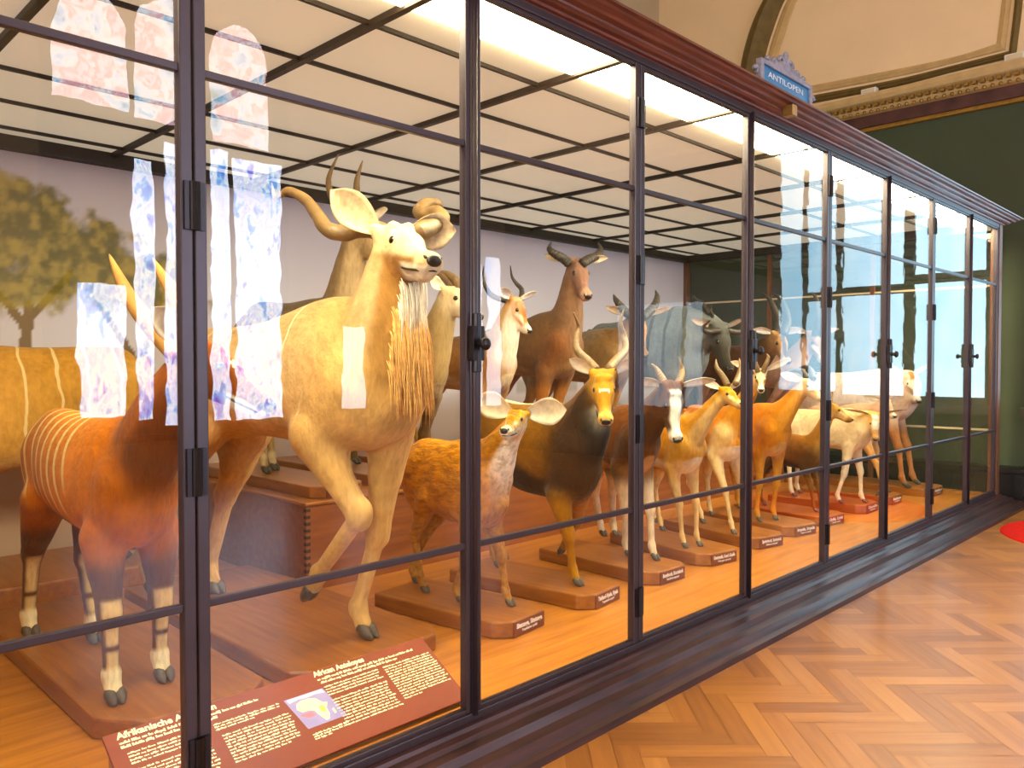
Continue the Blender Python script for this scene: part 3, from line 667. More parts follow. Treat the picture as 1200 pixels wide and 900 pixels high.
# painted back panel
def vnoise(x, y, seed):
    r = np.random.default_rng(seed); G = r.random((64, 64)); xi = np.floor(x).astype(int); yi = np.floor(y).astype(int); fx, fy = x - xi, y - yi
    fx = fx * fx * (3 - 2 * fx); fy = fy * fy * (3 - 2 * fy); g = lambda a, b: G[a % 64, b % 64]
    return (g(xi, yi) * (1 - fx) + g(xi + 1, yi) * fx) * (1 - fy) + (g(xi, yi + 1) * (1 - fx) + g(xi + 1, yi + 1) * fx) * fy
def fbm(x, y, s, o=4): return sum(vnoise(x * 2 ** i, y * 2 ** i, s + i) / 2 ** i for i in range(o)) / sum(1 / 2 ** i for i in range(o))
def mural():
    nx, nz = 640, 150; xs = np.linspace(X0, X1, nx); zs = np.linspace(ZB, ZCE, nz); gx, gz = np.meshgrid(xs, zs, indexing='ij'); x, z = gx.ravel(), gz.ravel()
    L = lambda h: np.array(lin(h)); mixc = lambda a, b, t: a + (b - a) * np.clip(t, 0, 1)[:, None]
    c = mixc(np.tile(L('e6e2ea'), (len(x), 1)), L('cdc7d8'), (z - 1.2) / 1.7 + .25 * (fbm(x * .7, z * 1.4, 5) - .5))
    c = mixc(c, L('d8c4b4'), sm01(1.35, 1.0, z)); c = mixc(c, L('c9ab92'), sm01(1.0, .55, z) * (.6 + .6 * fbm(x * 2, z * 6, 11)))
    n1 = fbm(x * 3.2, z * 3.6, 21, 5); n2 = fbm(x * 9, z * 9, 31)
    can = np.maximum.reduce([1 - ((x - 1.45) / .78) ** 2 - ((z - 2.28) / .42) ** 2, 1 - ((x - 2.35) / .5) ** 2 - ((z - 2.13) / .22) ** 2, 1 - ((x - 1.2) / .7) ** 2 - ((z - 2.5) / .33) ** 2])
    mk = sm01(-.25, .35, can + (n1 - .5) * 1.9 + (n2 - .5) * 1.6)
    leaf = mixc(np.tile(L('6b6428'), (len(x), 1)), L('b09c44'), sm01(.3, .75, fbm(x * 16, z * 16, 41)))
    def br(ax, az, bx, bz, w):
        t = np.clip(((x - ax) * (bx - ax) + (z - az) * (bz - az)) / ((bx - ax) ** 2 + (bz - az) ** 2), 0, 1)
        return np.hypot(x - ax - t * (bx - ax), z - az - t * (bz - az)) < w * (1 - .35 * t)
    tk = br(1.52, 1.2, 1.58, 1.95, .05) | br(1.56, 1.8, 1.32, 2.15, .03) | br(1.57, 1.85, 1.85, 2.2, .03) | br(2.35, 1.45, 2.0, 2.05, .035) | br(2.3, 1.5, 2.5, 2.1, .025)
    c = mixc(c, L('8a7458'), tk.astype(float)); c = mixc(c, leaf, mk * .9)
    far = sm01(.52, .6, fbm(x * 3, z * .6 + 3, 61)) * sm01(1.42, 1.36, z) * sm01(1.2, 1.26, z); c = mixc(c, L('a39a86'), far * .6)
    V = np.stack([x, np.full_like(x, Y1 - .05), z], 1); i = np.arange(nx * nz).reshape(nx, nz)
    Q = np.stack([i[:-1, :-1], i[1:, :-1], i[1:, 1:], i[:-1, 1:]], -1).reshape(-1, 4)
    me = np_mesh('back_panel', V, Q, False); set_attr(me, 'paint', c)
    k = N('painted savanna backdrop'); return me, k.bsdf(k.attr('paint').outputs['Color'], .85, None, .2)
me, mm_ = mural(); o = link('back_panel', me, mm_, case); o.location = -cl
cpart(MB().box((X0, Y1 - .04, ZB), (X1, Y1, ZT)), 'back_board', M['post'])
# ceiling: frosted panes over dark bars, tube lights along the front
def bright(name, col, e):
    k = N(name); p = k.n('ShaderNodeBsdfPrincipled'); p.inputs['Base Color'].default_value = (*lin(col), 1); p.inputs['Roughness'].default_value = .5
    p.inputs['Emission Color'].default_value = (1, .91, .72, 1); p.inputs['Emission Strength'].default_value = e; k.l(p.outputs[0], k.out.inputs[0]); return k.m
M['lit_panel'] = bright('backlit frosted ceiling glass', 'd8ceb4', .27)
ys_ = [2.37, 2.96, 3.55, 4.14, 4.73, 5.32, 5.91]
for i in range(len(mx) - 1):
    cpart(MB().box((mx[i], Y0 + .02, ZCE), (mx[i + 1], Y1, ZCE + .012)), 'ceiling_panel', M['lit_panel'])
    cpart(MB().box((mx[i] + .03, Y0 + .045, ZCE - .022), (mx[i + 1] - .03, Y0 + .40, ZCE - .002)), 'light_diffuser', M['lamp'])
for x in mx[1:-1]: cpart(MB().box((x - .018, Y0 + .02, ZCE - .03), (x + .018, Y1 - .05, ZCE)), 'ceiling_bar', M['ceil_bar'])
for y in ys_[1:]: cpart(MB().box((X0, y - .009, ZCE - .02), (X1, y + .009, ZCE)), 'ceiling_bar', M['ceil_bar'])
cpart(MB().box((X0, Y1 - .14, ZCE - .09), (X1, Y1 - .05, ZCE)), 'back_rail', M['ceil_bar'])
cpart(MB().box((X1 - .12, Y0 + .05, ZCE - .09), (X1 - .02, Y1 - .05, ZCE)), 'end_rail', M['ceil_bar'])
# doors
ZL, ZU = .838, 2.404
for i in range(len(mx) - 1):
    a, c = mx[i] + .003, mx[i + 1] - .003
    if i == len(mx) - 2: c = X1 - .10
    m = MB(); sw = .036
    m.box((a, Y0 - .018, ZB + .03), (a + sw, Y0 + .022, ZT - .03)); m.box((c - sw, Y0 - .018, ZB + .03), (c, Y0 + .022, ZT - .03))
    for z in (ZL, ZU): m.box((a + sw - .002, Y0 - .010, z - .0125), (c - sw + .002, Y0 + .014, z + .0125))
    m.box((a + sw - .002, Y0 - .014, ZB + .026), (c - sw + .002, Y0 + .018, ZB + .046)); m.box((a + sw - .002, Y0 - .014, ZT - .046), (c - sw + .002, Y0 + .018, ZT - .028))
    d = cpart(m, 'door', M['steel'], bevel=.0035)
    for z0, z1 in ((ZB + .046, ZL - .0125), (ZL + .0125, ZU - .0125), (ZU + .0125, ZT - .046)):
        MB().box((a + sw - .004, Y0 + .000, z0 - .002), (c - sw + .004, Y0 + .004, z1 + .002)).build('glass_pane', M['glass'], d)
    if i % 2 == 1 and i < 8 or i == 0: pass
    hx_ = a if i % 2 == 1 else c            # hinges sit on every other upright
    if i < 8:
        for z in (2.77, 2.01, 1.235, .38):
            m = MB(); xx = mx[i] if i % 2 == 1 else mx[i + 1]; sgn = 1 if i % 2 == 1 else -1
            m.box((xx + sgn * .002, Y0 - .026, z - .07), (xx + sgn * .03, Y0 - .017, z + .07)); m.tube([(xx + sgn * .006, Y0 - .028, z - .07), (xx + sgn * .006, Y0 - .028, z + .07)], .009, 10)
            m.build('hinge', M['hinge'], d)
    if i % 2 == 0 and i > 0 or i == 8:   # lock bar and knob on the meeting stile
        xx = mx[i]; m = MB(); m.tube([(xx, Y0 - .024, ZB + .02), (xx, Y0 - .024, ZT - .02)], .012, 12); m.box((xx - .02, Y0 - .022, ZB + .03), (xx + .02, Y0 - .016, ZT - .03))
        m.build('lock_bar', M['steel'], d, True)
        m = MB(); m.box((xx - .03, Y0 - .05, 1.565), (xx + .03, Y0 - .018, 1.70)); m.tube([(xx, Y0 - .05, 1.63), (xx, Y0 - .075, 1.63)], .014); m.ell((xx, Y0 - .085, 1.63), (.026, .016, .026)); m.tube([(xx, Y0 - .034, 1.52), (xx, Y0 - .034, 1.75)], .02)
        m.build('lock', M['hinge'], d, bevel=.003)
    else:
        for s_ in (0,):
            pass
# glazed end
m = MB(); x = X1 - .03
for z in (ZL, ZU): m.box((x - .012, Y0 + .05, z - .011), (x + .012, Y1 - .1, z + .011))
e = cpart(m, 'end_glazing', M['edge'])
m = MB()
for y in (3.62, 4.93): m.box((x - .02, y - .025, ZB), (x + .02, y + .025, ZT))
m.build('end_upright', M['post'], e)
for ya, yb in ((Y0 + .06, 3.595), (3.645, 4.905), (4.955, Y1 - .1)):
    MB().box((x - .002, ya, ZB), (x + .002, yb, ZT)).build('glass_pane', M['glass'], e)
cpart(MB().box((X0, Y0 + .05, ZB), (X0 + .02, Y1 - .1, ZT)), 'end_board', M['post'])
# small brass number tag on the cornice
p = uy(929, 130, Y0 - .15); cpart(MB().box((p[0] - .03, Y0 - .165, p[2] - .03), (p[0] + .03, Y0 - .10, p[2] + .035)), 'number_tag', M['brass'], bevel=.004)

# blue name board standing on the case
sg = thing('name_board', (5.04, 2.43, 3.1345), 'blue enamel name board in carved grey frame on top of the case', 'sign')
def ring(poly_o, poly_i, y0, y1):
    m = MB(); n = len(poly_o); f = lambda P, y: [(x, y, z) for x, z in P]
    m.add(f(poly_o, y0) + f(poly_i, y0) + f(poly_o, y1) + f(poly_i, y1), [q for i in range(n) for j in [(i + 1) % n] for q in ((i, j, n + j, n + i), (2 * n + i, 3 * n + i, 3 * n + j, 2 * n + j), (i, 2 * n + i, 2 * n + j, j), (n + i, n + j, 3 * n + j, 3 * n + i))]); return m
ring([(-.37, 0), (.37, 0), (.37, .335), (-.37, .335)], [(-.33, .035), (.33, .035), (.33, .305), (-.33, .305)], -.02, .02).build('frame', M['carved'], sg, bevel=.006)
MB().box((-.335, -.004, .03), (.335, .012, .31)).build('enamel_plate', M['enamel'], sg)
text_mesh('ANTILOPEN', .055, M['white'], 'lettering', sg, Matrix.Translation((0, -.006, .243)) @ Matrix.Rotation(PI / 2, 4, 'X'), .50, align='CENTER')
m = MB()
for s in (1, -1):
    for cx, cz, r, tn in ((.06, .385, .045, 1.5), (.16, .36, .03, 1.4), (.25, .35, .022, 1.3), (.41, .10, .04, 1.5), (.40, .25, .028, 1.3)):
        sp = [(s * (cx + r * (1 - t / 1.25) * math.cos(t * tn * 4)), 0, cz + r * (1 - t / 1.25) * math.sin(t * tn * 4)) for t in np.linspace(0, 1, 22)]
        m.tube(sp, np.linspace(.014, .008, 22), 8)
m.ell((0, 0, .425), (.03, .018, .05)); m.ell((0, 0, .375), (.06, .016, .035))
m.add([(-.30, -.008, .335), (.30, -.008, .335), (.05, -.008, .395), (-.05, -.008, .395), (-.30, .012, .335), (.30, .012, .335), (.05, .012, .395), (-.05, .012, .395)], [(0, 1, 2, 3), (7, 6, 5, 4), (0, 4, 5, 1), (1, 5, 6, 2), (2, 6, 7, 3), (3, 7, 4, 0)])
m.build('crest', M['carved'], sg, True)

# ================================================================== WOODEN BASES AND LABELS
def plinth_base(label, cx, yf, w, L, ang, zb, h, t1=None, t2=None, ch=.075, mat='base', group='wooden specimen bases'):
    rz = math.radians(ang) - PI / 2
    t = thing('specimen_base', (cx, yf, zb), label, 'wooden base', rz, group)
    o = [(-w / 2 + ch, 0), (w / 2 - ch, 0), (w / 2, ch), (w / 2, L), (-w / 2, L), (-w / 2, ch)]
    MB().extrude(o, lambda p: (p[0], p[1], .0005), lambda p: (p[0], p[1], h)).build('plinth_block', M[mat], t, bevel=.009)
    if t1:
        pw = min(w - 2 * ch - .004, .27); pz = h * .52
        MB().box((-pw / 2, -.008, .003), (pw / 2, .001, h * .93)).build('label_plaque', M['plaque'], t)
        q = t.children[-1]
        text_mesh(t1, .034, M['white'], 'label_text', q, Matrix.Translation((0, -.009, h * .52)) @ Matrix.Rotation(PI / 2, 4, 'X'), pw * .84, align='CENTER', bold=.0012)
        text_mesh(t2, .018, M['white'], 'label_text', q, Matrix.Translation((0, -.009, h * .26)) @ Matrix.Rotation(PI / 2, 4, 'X'), pw * .5, align='CENTER', bold=.0003)
    return t
FZ = ZB - .002 + .0005; BZ = FZ + .086; TOPZ = .70
def big_base(label, poly, zb, h):
    t = thing('specimen_base', (float(np.mean([p[0] for p in poly])), float(np.mean([p[1] for p in poly])), zb), label, 'wooden base', 0, 'wooden specimen bases')
    l = t.location
    MB().extrude(poly, lambda p: (p[0] - l.x, p[1] - l.y, .0005), lambda p: (p[0] - l.x, p[1] - l.y, h)).build('plinth_block', M['base'], t, bevel=.012); return t
big_base('wide low base under the orange striped antelope at the left front', [(1.12, 3.0), (1.56, 3.0), (1.64, 3.08), (1.66, 4.95), (1.0, 4.95), (1.0, 3.18)], FZ, .086)
big_base('wide low base under the tall striding antelope with spiral horns', [(1.82, 2.98), (2.50, 2.98), (2.56, 3.06), (2.56, 4.26), (2.50, 4.9), (1.72, 4.9), (1.74, 3.06)], FZ, .086)
big_base('long base against the backdrop under the large tan striped antelope', [(.3, 5.2), (2.42, 5.2), (2.42, 6.1), (.3, 6.1)], FZ, .13)
front = [(3.02, 97, 'base under the small golden antelope with big round ears', 'Sitatunga, Sitatunga', 'Tragelaphus spekii', .95),
         (3.69, 97, 'base under the dark brown antelope with lyre horns', 'Tiefland-Nyala, Nyala', 'Tragelaphus angasii', 1.05),
         (4.37, 88, 'base under the antelope with the white face blaze', 'Buntbock, Bontebok', 'Damaliscus pygargus', 1.0),
         (5.02, 80, 'base under the slim gazelle with upright horns turned sideways', 'Grantgazelle, Grant\'s Gazelle', 'Nanger granti', .95),
         (5.73, 78, 'base under the gazelle looking straight out, beside the fourth upright', 'Springbock, Springbok', 'Antidorcas marsupialis', .95),
         (6.33, 78, 'base under the orange antelope looking to the right', 'Impala, Impala', 'Aepyceros melampus', .95),
         (6.93, 84, 'base under the brown antelope with its head in profile', 'Oribi, Oribi', 'Ourebia ourebi', .9),
         (7.77, 90, 'base under the pale cream antelope with a white forehead', 'Gazelle', 'Gazella dorcas', .95),
         (8.42, 90, 'base under the pinkish antelope behind the pale cream one', 'Antilope', 'Antilope', 1.0)]
for cx, ang, lab, a, b_, L in front: plinth_base(lab, cx, 2.85, .42, L, ang, FZ, .086, a, b_)
plinth_base('base under the white antelope nearest the glazed end', 9.28, 2.72, .5, 1.6, 90, FZ, .086, 'Antilope', 'Oryx')
# long box platform that carries the back row
bx = thing('box_platform', (5.8, 5.2, FZ), 'long dovetailed reddish wooden box platform carrying the back row of antelopes', 'platform')
bl = bx.location
def bp(m, n, mat, bev=0): o = m.build(n, mat, bx, bevel=bev); o.location = -bl; return o
BX0, BX1, BY0, BY1 = 2.59, 9.0, 4.32, 6.12
bp(MB().box((BX0, BY0, FZ + .0005), (BX1, BY1, TOPZ - .022)), 'box_body', M['box'])
bp(MB().box((BX0 - .012, BY0 - .012, TOPZ - .022), (BX1, BY1, TOPZ)), 'box_top', M['base'], .006)
for i in range(12):
    z = FZ + .03 + i * .042; m = MB(); m.box((BX0 - .0015, BY0 - .0015, z), (BX0 + .028, BY0 + .028, z + .02)); bp(m, 'dovetail_joint', M['ceil_bar'])
BB = TOPZ + .0005; BT = BB + .078
for cx, lab, a in ((2.88, 'base on the box platform under the grey brown antelope behind the tall striding one', ('Kudu, Kudu', 'Tragelaphus')), (3.46, 'base on the box platform under the antelope with ringed horns curving back', ('Wasserbock, Waterbuck', 'Kobus')),
                   (4.14, 'base on the box platform under the tan antelope with thin lyre horns', None), (4.86, 'base on the box platform under the tall antelope with bent horns', None), (5.62, 'base on the box platform under the antelope half hidden by the third upright', None),
                   (6.66, 'base on the box platform under the big grey bovine', None), (7.72, 'base on the box platform under the dark horned antelope', None), (8.55, 'base on the box platform under the pinkish grey antelope', None)):
    plinth_base(lab, cx, BY0 + .04, .40 if cx < 4 else .5, 1.68, 90, BB, .078, *(a or (None, None)))

# ================================================================== INFORMATION BOARD
UL = np.array([.885, 2.72, .347]); PL = .3483
pt = thing('information_board', (.885 + .66, 2.57, FZ), 'slanted brick red information board with cream text and a map at the front', 'information board')
pm = Matrix.Translation(-pt.location) @ Matrix(((1, 0, 0, UL[0]), (0, .30 / PL, -.177 / PL, UL[1]), (0, .177 / PL, .30 / PL, UL[2]), (0, 0, 0, 1)))
pp = lambda u, v, w=0: tuple(pm @ Vector((u, -v, w)))
m = MB(); W_ = 1.318
m.add([pp(0, -.006), pp(W_, -.006), pp(W_, PL), pp(0, PL), pp(0, -.006, -.012), pp(W_, -.006, -.012), pp(W_, PL, -.012), pp(0, PL, -.012)], [(0, 1, 2, 3), (7, 6, 5, 4), (0, 4, 5, 1), (1, 5, 6, 2), (2, 6, 7, 3), (3, 7, 4, 0)])
m.build('board', M['sign_red'], pt, bevel=.002)
m = MB(); lz = pt.location; zf = .0005
for a, b_ in ((.02, .034), (W_ - .034, W_ - .02)):
    q = [pp(a, .0, -.013), pp(a, PL - .012, -.013)]; r_ = [pp(b_, .0, -.013), pp(b_, PL - .012, -.013)]
    lo = lambda p: (p[0], p[1], zf)
    m.add([q[0], q[1], lo(q[1]), lo(q[0]), r_[0], r_[1], lo(r_[1]), lo(r_[0])], [(0, 1, 2, 3), (7, 6, 5, 4), (0, 4, 5, 1), (1, 5, 6, 2), (2, 6, 7, 3), (3, 7, 4, 0)])
m.build('end_support', M['base'], pt)
def ptext(t, u, v, size, width, nm='heading_text', bold=.0): return text_mesh(t, size, M['sign_text'], nm, pt, pm @ Matrix.Translation((u, -v, .0012)), width, extrude=.0004, bold=bold)
ptext('Afrikanische Antilopen', .038, .024, .034, .335, 'heading_text', .0012); ptext('African Antelopes', .765, .024, .034, .235, 'heading_text', .0012)
def para(u0, u1, v0, v1, n, last=1.0, h_=.0064, nm='paragraph_text', skip=()):
    m = MB(); rng = np.random.default_rng(int(u0 * 1000 + v0 * 100))
    for i in range(n):
        if i in skip: continue
        v = v0 + (v1 - v0) * i / max(1, n - 1); u = u0; e_ = u0 + (u1 - u0) * (last if i == n - 1 else 1 - .05 * rng.random())
        while u < e_ - .008:
            w = min(.012 + .032 * rng.random(), e_ - u); uu = u
            while uu < u + w - .002:     # letters of a word too small to read
                lw = min(.0035 + .0035 * rng.random(), u + w - uu); hh = h_ * (.62 + .38 * (rng.random() > .6)); dn = h_ * .25 * (rng.random() > .85)
                m.add([pp(uu, v - hh, .0006), pp(uu + lw, v - hh, .0006), pp(uu + lw, v + dn, .0006), pp(uu, v + dn, .0006)], [(0, 3, 2, 1)]); uu += lw + .0008
            u += w + .0045
    return m.build(nm, M['sign_text'], pt)
para(.039, .53, .045, .045, 1, .98, .0105); para(.039, .36, .062, .062, 1, 1, .0105)
para(.769, 1.236, .045, .045, 1, 1, .0105); para(.775, 1.14, .062, .062, 1, 1, .0105)
para(.05, .305, .088, .30, 17, .7, skip=(4,)); para(.334, .592, .088, .110, 3, .55); para(.345, .603, .140, .252, 10, .8)
para(.777, 1.035, .083, .268, 15, 1, skip=(4,)); para(1.055, 1.31, .083, .250, 14, .35); para(.635, .79, .258, .278, 3, .45)
MAPP = dict(sea='8a80b8', sand='f0e6b0', green='a6d84a', pink='c86a80', pale='d8c4d4')
M['map_sea'] = plain('map lilac sea', MAPP['sea'], .6); M['map_land'] = plain('map cream land', MAPP['sand'], .6); M['map_green'] = plain('map green patch', MAPP['green'], .6); M['map_pink'] = plain('map pink patch', MAPP['pink'], .6); M['map_pale'] = plain('map pale lilac land', MAPP['pale'], .6)
mu0, mv0, mw, mh = .604, .082, .165, .145
sk = lambda s_, t_, w=0: pp(mu0 + mw * s_ + .028 * t_, mv0 + mh * t_, w)
mp_ = MB().add([sk(0, 0, .0006), sk(1, 0, .0006), sk(1, 1, .0006), sk(0, 1, .0006)], [(0, 3, 2, 1)]).build('map', M['map_sea'], pt)
def mpoly(pts, mat, w): MB().add([sk(a, b_, w) for a, b_ in pts], [tuple(range(len(pts)))[::-1]]).build('map_area', M[mat], mp_)
mpoly([(.05, .02), (.95, .02), (.97, .14), (.72, .10), (.5, .13), (.3, .10), (.06, .14)], 'map_pale', .0010)
mpoly([(.18, .22), (.32, .16), (.55, .17), (.66, .22), (.74, .40), (.84, .44), (.72, .60), (.68, .78), (.58, .93), (.50, .94), (.44, .70), (.43, .56), (.30, .50), (.17, .50), (.10, .38)], 'map_land', .0012)
mpoly([(.05, .56), (.36, .54), (.40, .70), (.2, .72)], 'map_pink', .0010); mpoly([(.58, .5), (.68, .46), (.70, .58), (.62, .72), (.56, .64)], 'map_green', .0014)
mpoly([(.80, .70), (.86, .66), (.84, .82), (.79, .84)], 'map_land', .0012)

# ================================================================== THE ANTELOPES
M['horn_dark'] = plain('dark ringed horn', '3a3128', .45, .4, 0, .35, 25, .003)
M['horn_brown'] = plain('brown ridged horn', '7d6240', .45, .4, 0, .3, 20, .003)
M['horn_tan'] = plain('tan polished horn', '755a36', .4, .4, 0, .35, 14, .002)
EARPAL = '8a6a45'
G = 'mounted antelopes in the case'
A = dict(group=G)
# --- tall striding antelope with spiral horns
kp = ux(458, 284, 2.17)
K = animal('spiral_horned_antelope', 'tall cream spiral horned antelope striding with raised foreleg and lifted head', 'antelope', BZ, ux(424, 352, 2.14), (1.95, 4.38, 1.74), kp, unear(509, 291, kp, .40), .40,
    dict(side='d9bc90', back='c8a476', belly='d2b68c', neck='ccae82', throat='a07848', nape='a8845a', face='e6cda2', cheek='94683c', muzzle='d0b48a', chin='e8dcc4', leg='d2ab70', legtop='d0a870', fore='cfa872', eyestripe='e6d0a8', belly_at=.1),  # cheek and throat darkened: shade under the top-lit head put into the coat
    dict(fl=uz(430, 747, BZ), fr=(2.08, 3.44, .42), hr=(1.80, 4.66, BZ), hl=(2.06, 4.42, BZ)), vox=.0105, neck=(.19, .125, .085), neckbow=.04, girth=1.05, bone=1.0, hump=.02, stripes=(7, .022, 'ead9b4', .1, .12, .9), furkey='cream coat with thin stripes', mouth=True, deep=.57, hs=1.34, fore_len=(.50, .56), shift=dict(fr=-.09, fl=.03),
    horns=dict(space='world', r=.098, pw=1.6, rings=11, amp=.09, list=[[uy(*q) for q in ((466, 281, 2.90), (448, 272, 2.97), (425, 268, 3.02), (402, 273, 3.06), (383, 268, 3.12), (372, 252, 3.2), (358, 234, 3.28), (338, 224, 3.36), (323, 231, 3.42), (318, 214, 3.46))],
        [uy(*q) for q in ((488, 274, 2.82), (505, 265, 2.86), (517, 257, 2.95), (512, 250, 3.06), (497, 252, 3.14), (491, 247, 3.22), (500, 238, 3.3), (513, 239, 3.36), (514, 246, 3.42), (503, 243, 3.5), (494, 233, 3.55))]]), horn_mat=M['horn_tan'],
    ears=dict(len=.64, wid=.42, dir_l=(-.15, .95, .14), dir_r=(-.30, .74, .55), face=(1, .1, .0), col='b89468', inner='c9b08a'), **A)
def fringe(K, t0, t1, n, length, name, mat, cut=.86, seed=3, r=.004, wmin=.5, nohead=False):
    """long hair growing from the underside of the neck"""
    rng = np.random.default_rng(seed); m = MB(); ok = np.where((K['nt'] > t0) & (K['nt'] < t1) & (K['nv'] > cut) & (K['wn'] > wmin) & (((K['V'] - K['hd'](0, 0, 0)) @ K['HB'][0] < .5 * K['Lh']) | (not nohead)))[0]
    for i in rng.choice(ok, min(n, len(ok)), replace=False):
        p = K['V'][i]; L = length * (.6 + .6 * rng.random()); d = unit(np.array([.55, (rng.random() - .5) * .5, -.7])); pts = [p - d * .012]
        sway = np.array([(rng.random() - .5) * .3, (rng.random() - .5) * .3, 0])
        for k in range(1, 6): d = unit(d * .62 + (np.array([0, 0, -1.]) + sway * .5) * .38 * k ** .5); pts.append(pts[-1] + d * L / 5)
        m.tube(pts, [r, r * 1.2, r * 1.1, r * .9, r * .6, r * .15], 5)
    return m.build(name, mat, K['root'], True)
M['fringe_hair'] = plain('golden fringe hair', 'dca860', .75, .2, 0, .3, 40)
M['fringe_pale'] = plain('pale throat hair', 'eee0c8', .75, .2, 0, .15, 40)
fringe(K, .04, .55, 520, .22, 'throat_fringe', M['fringe_hair'], .82, 3, .0026); fringe(K, .52, .90, 200, .20, 'throat_fringe', M['fringe_pale'], .88, 5, .0026, .5, True)
# --- orange striped antelope, left front
bp_ = np.array([1.26, 2.90, 1.60])
animal('striped_orange_antelope', 'stocky orange antelope with narrow pale stripes at the left front', 'antelope', BZ, ux(150, 486, 1.2), (1.24, 4.36, 1.33), bp_, (1.50, 2.66, 1.42), .36,
    dict(side='e0862a', back='e28c30', belly='6a3212', crescent='e8d8a8', neck='96521c', throat='6e3812', nape='b86824', face='8a4a20', muzzle='5a3820', leg='5a3418', legtop='b8661e', legfront='e2c48a', pastern='efe0b4', fore='cc7626', chin='e8dcc0', chevron='f0e6d0', belly_at=.12),
    dict(fl=uz(192, 797, BZ), fr=uz(135, 823, BZ), hl=uz(112, 752, BZ), hr=uz(36, 746, BZ)), heading=-PI / 2 - .02, vox=.0105, neck=(.20, .15, .09), girth=1.2, bone=1.2, neckbow=.05, stripes=(9.5, .105, 'f8dc98', -.25, -.24, .80), furkey='orange coat with pale stripes', deep=.52, hs=1.2, mouth=True,
    horns=dict(space='world', r=.115, pw=2.0, rings=0, flat=.85, list=[[uy(*q) for q in ((212, 420, 2.90), (192, 398, 3.0), (172, 376, 3.1), (153, 350, 3.2), (140, 325, 3.3), (128, 298, 3.4))], [uy(*q) for q in ((232, 412, 2.86), (224, 385, 2.95), (214, 365, 3.05), (203, 343, 3.15), (191, 324, 3.22), (179, 303, 3.3))]]), horn_mat=plain('bicoloured polished horn', 'a5793f', .35, .4, 0, .5, 5),
    ears=dict(len=.6, wid=.3, dir=(-.55, .7, .3), col='8a4a20'), **A)
# --- small golden antelope with big ears
sp_ = ux(609, 490, 2.97)
animal('small_golden_antelope', 'small golden brown antelope with big round ears and white throat', 'antelope', BZ, ux(566, 514, 2.98), tuple(ux(492, 514, 2.93)), sp_, unear(591, 498, sp_, .235), .24,
    dict(side='bf8230', back='c68a34', belly='a87436', neck='c08a40', throat='f0e6d8', face='c89a4c', muzzle='d8c8b0', cheek='dccdb0', chin='efe6d6', leg='b0824a', legtop='b87c34', belly_at=.15, blaze='b07c30', blaze1=.7, blaze_w=.09, eyestripe='dcc49a'),
    dict(fl=uz(598, 710, BZ), fr=uz(540, 706, BZ), hl=uz(488, 683, BZ), hr=uz(498, 694, BZ)), heading=math.radians(-86), vox=.0095, neck=(.19, .10, .08), neckbow=.10, deep=.47, girth=1.12, bone=.95, mouth=True, hs=1.28, furkey='shaggy golden coat',
    ears=dict(len=.88, wid=.60, dir_l=(-.05, 1., .12), dir_r=(-.05, .9, .35), face=(1, .15, 0), col='b58a4c'), **A)
# --- dark brown antelope with lyre horns, facing out
np_ = ux(706, 440, 3.66)
animal('dark_lyre_horned_antelope', 'dark brown antelope facing out with lyre horns and white eye chevron', 'antelope', BZ, ux(668, 472, 3.64), (3.66, 3.86, 1.32), np_, unear(711, 489, np_, .32), .32,
    dict(side='80581f', back='8c6430', belly='2a190c', neck='2e1c0e', throat='1c1108', nape='6a4622', face='c8974a', cheek='8a6230', muzzle='d2a866', chin='f0e6d0', chevron='f6eedd', leg='a87836', legtop='3a2412', dorsal='ead9b4', fore='3a2410', belly_at=.30, low_at=.3),
    dict(fr=uz(677, 686, BZ), fl=uz(658, 646, BZ + .04), hl=(3.78, 3.80, BZ), hr=(3.60, 3.66, BZ)), heading=-PI / 2, vox=.0105, neck=(.21, .15, .085), neckbow=.04, deep=.46, girth=1.1, bone=1.0, mouth=True, hs=1.3,
    horns=dict(space='world', r=.075, pw=1.8, rings=14, amp=.06, list=[[uy(*q) for q in ((699, 434, 2.88), (690, 424, 2.95), (677, 411, 3.02), (675, 397, 3.05), (678, 383, 3.05), (672, 366, 3.03))], [uy(*q) for q in ((713, 433, 2.84), (722, 422, 2.88), (733, 410, 2.93), (731, 394, 2.97), (727, 378, 2.97), (731, 362, 2.95))]]), horn_mat=M['horn_brown'],
    ears=dict(len=.5, wid=.26, dir=(-.3, .8, .45), face=(1, .3, .0), col='6a5030'), **A)
fr_ = None
# --- white-faced antelope
wp = ux(784, 452, 4.44)
animal('white_faced_antelope', 'dark brown antelope with a broad white face blaze and ridged horns', 'antelope', BZ, ux(742, 474, 4.44), (4.58, 3.68, 1.20), wp, unear(797, 514, wp, .37), .37,
    dict(side='6a3c18', back='7a4820', belly='c89a68', neck='5a3416', throat='4a2a12', face='5a3416', cheek='6a4422', blaze='fbf6ea', blaze_w=.10, blaze0=.12, blaze1=.92, muzzle='cfc0ac', leg='e2cfae', legtop='42260f', rump='d8bc90', belly_at=.12),
    dict(fl=uz(768, 656, BZ), fr=uz(737, 652, BZ), hl=uz(722, 628, BZ), hr=uz(707, 628, BZ)), vox=.0115, neck=(.18, .11, .08), neckbow=.06, girth=1.0,
    horns=dict(space='world', r=.06, pw=2.2, rings=13, amp=.25, list=[[uy(*q) for q in ((781, 456, 2.93), (777, 446, 2.97), (770, 434, 3.02), (763, 426, 3.04))], [uy(*q) for q in ((791, 455, 2.90), (797, 445, 2.93), (799, 434, 2.96), (795, 418, 2.97))]]), horn_mat=M['horn_brown'],
    ears=dict(len=.62, wid=.24, dir=(-.1, .95, .28), face=(1, .1, .2), col='8c8478'), **A)
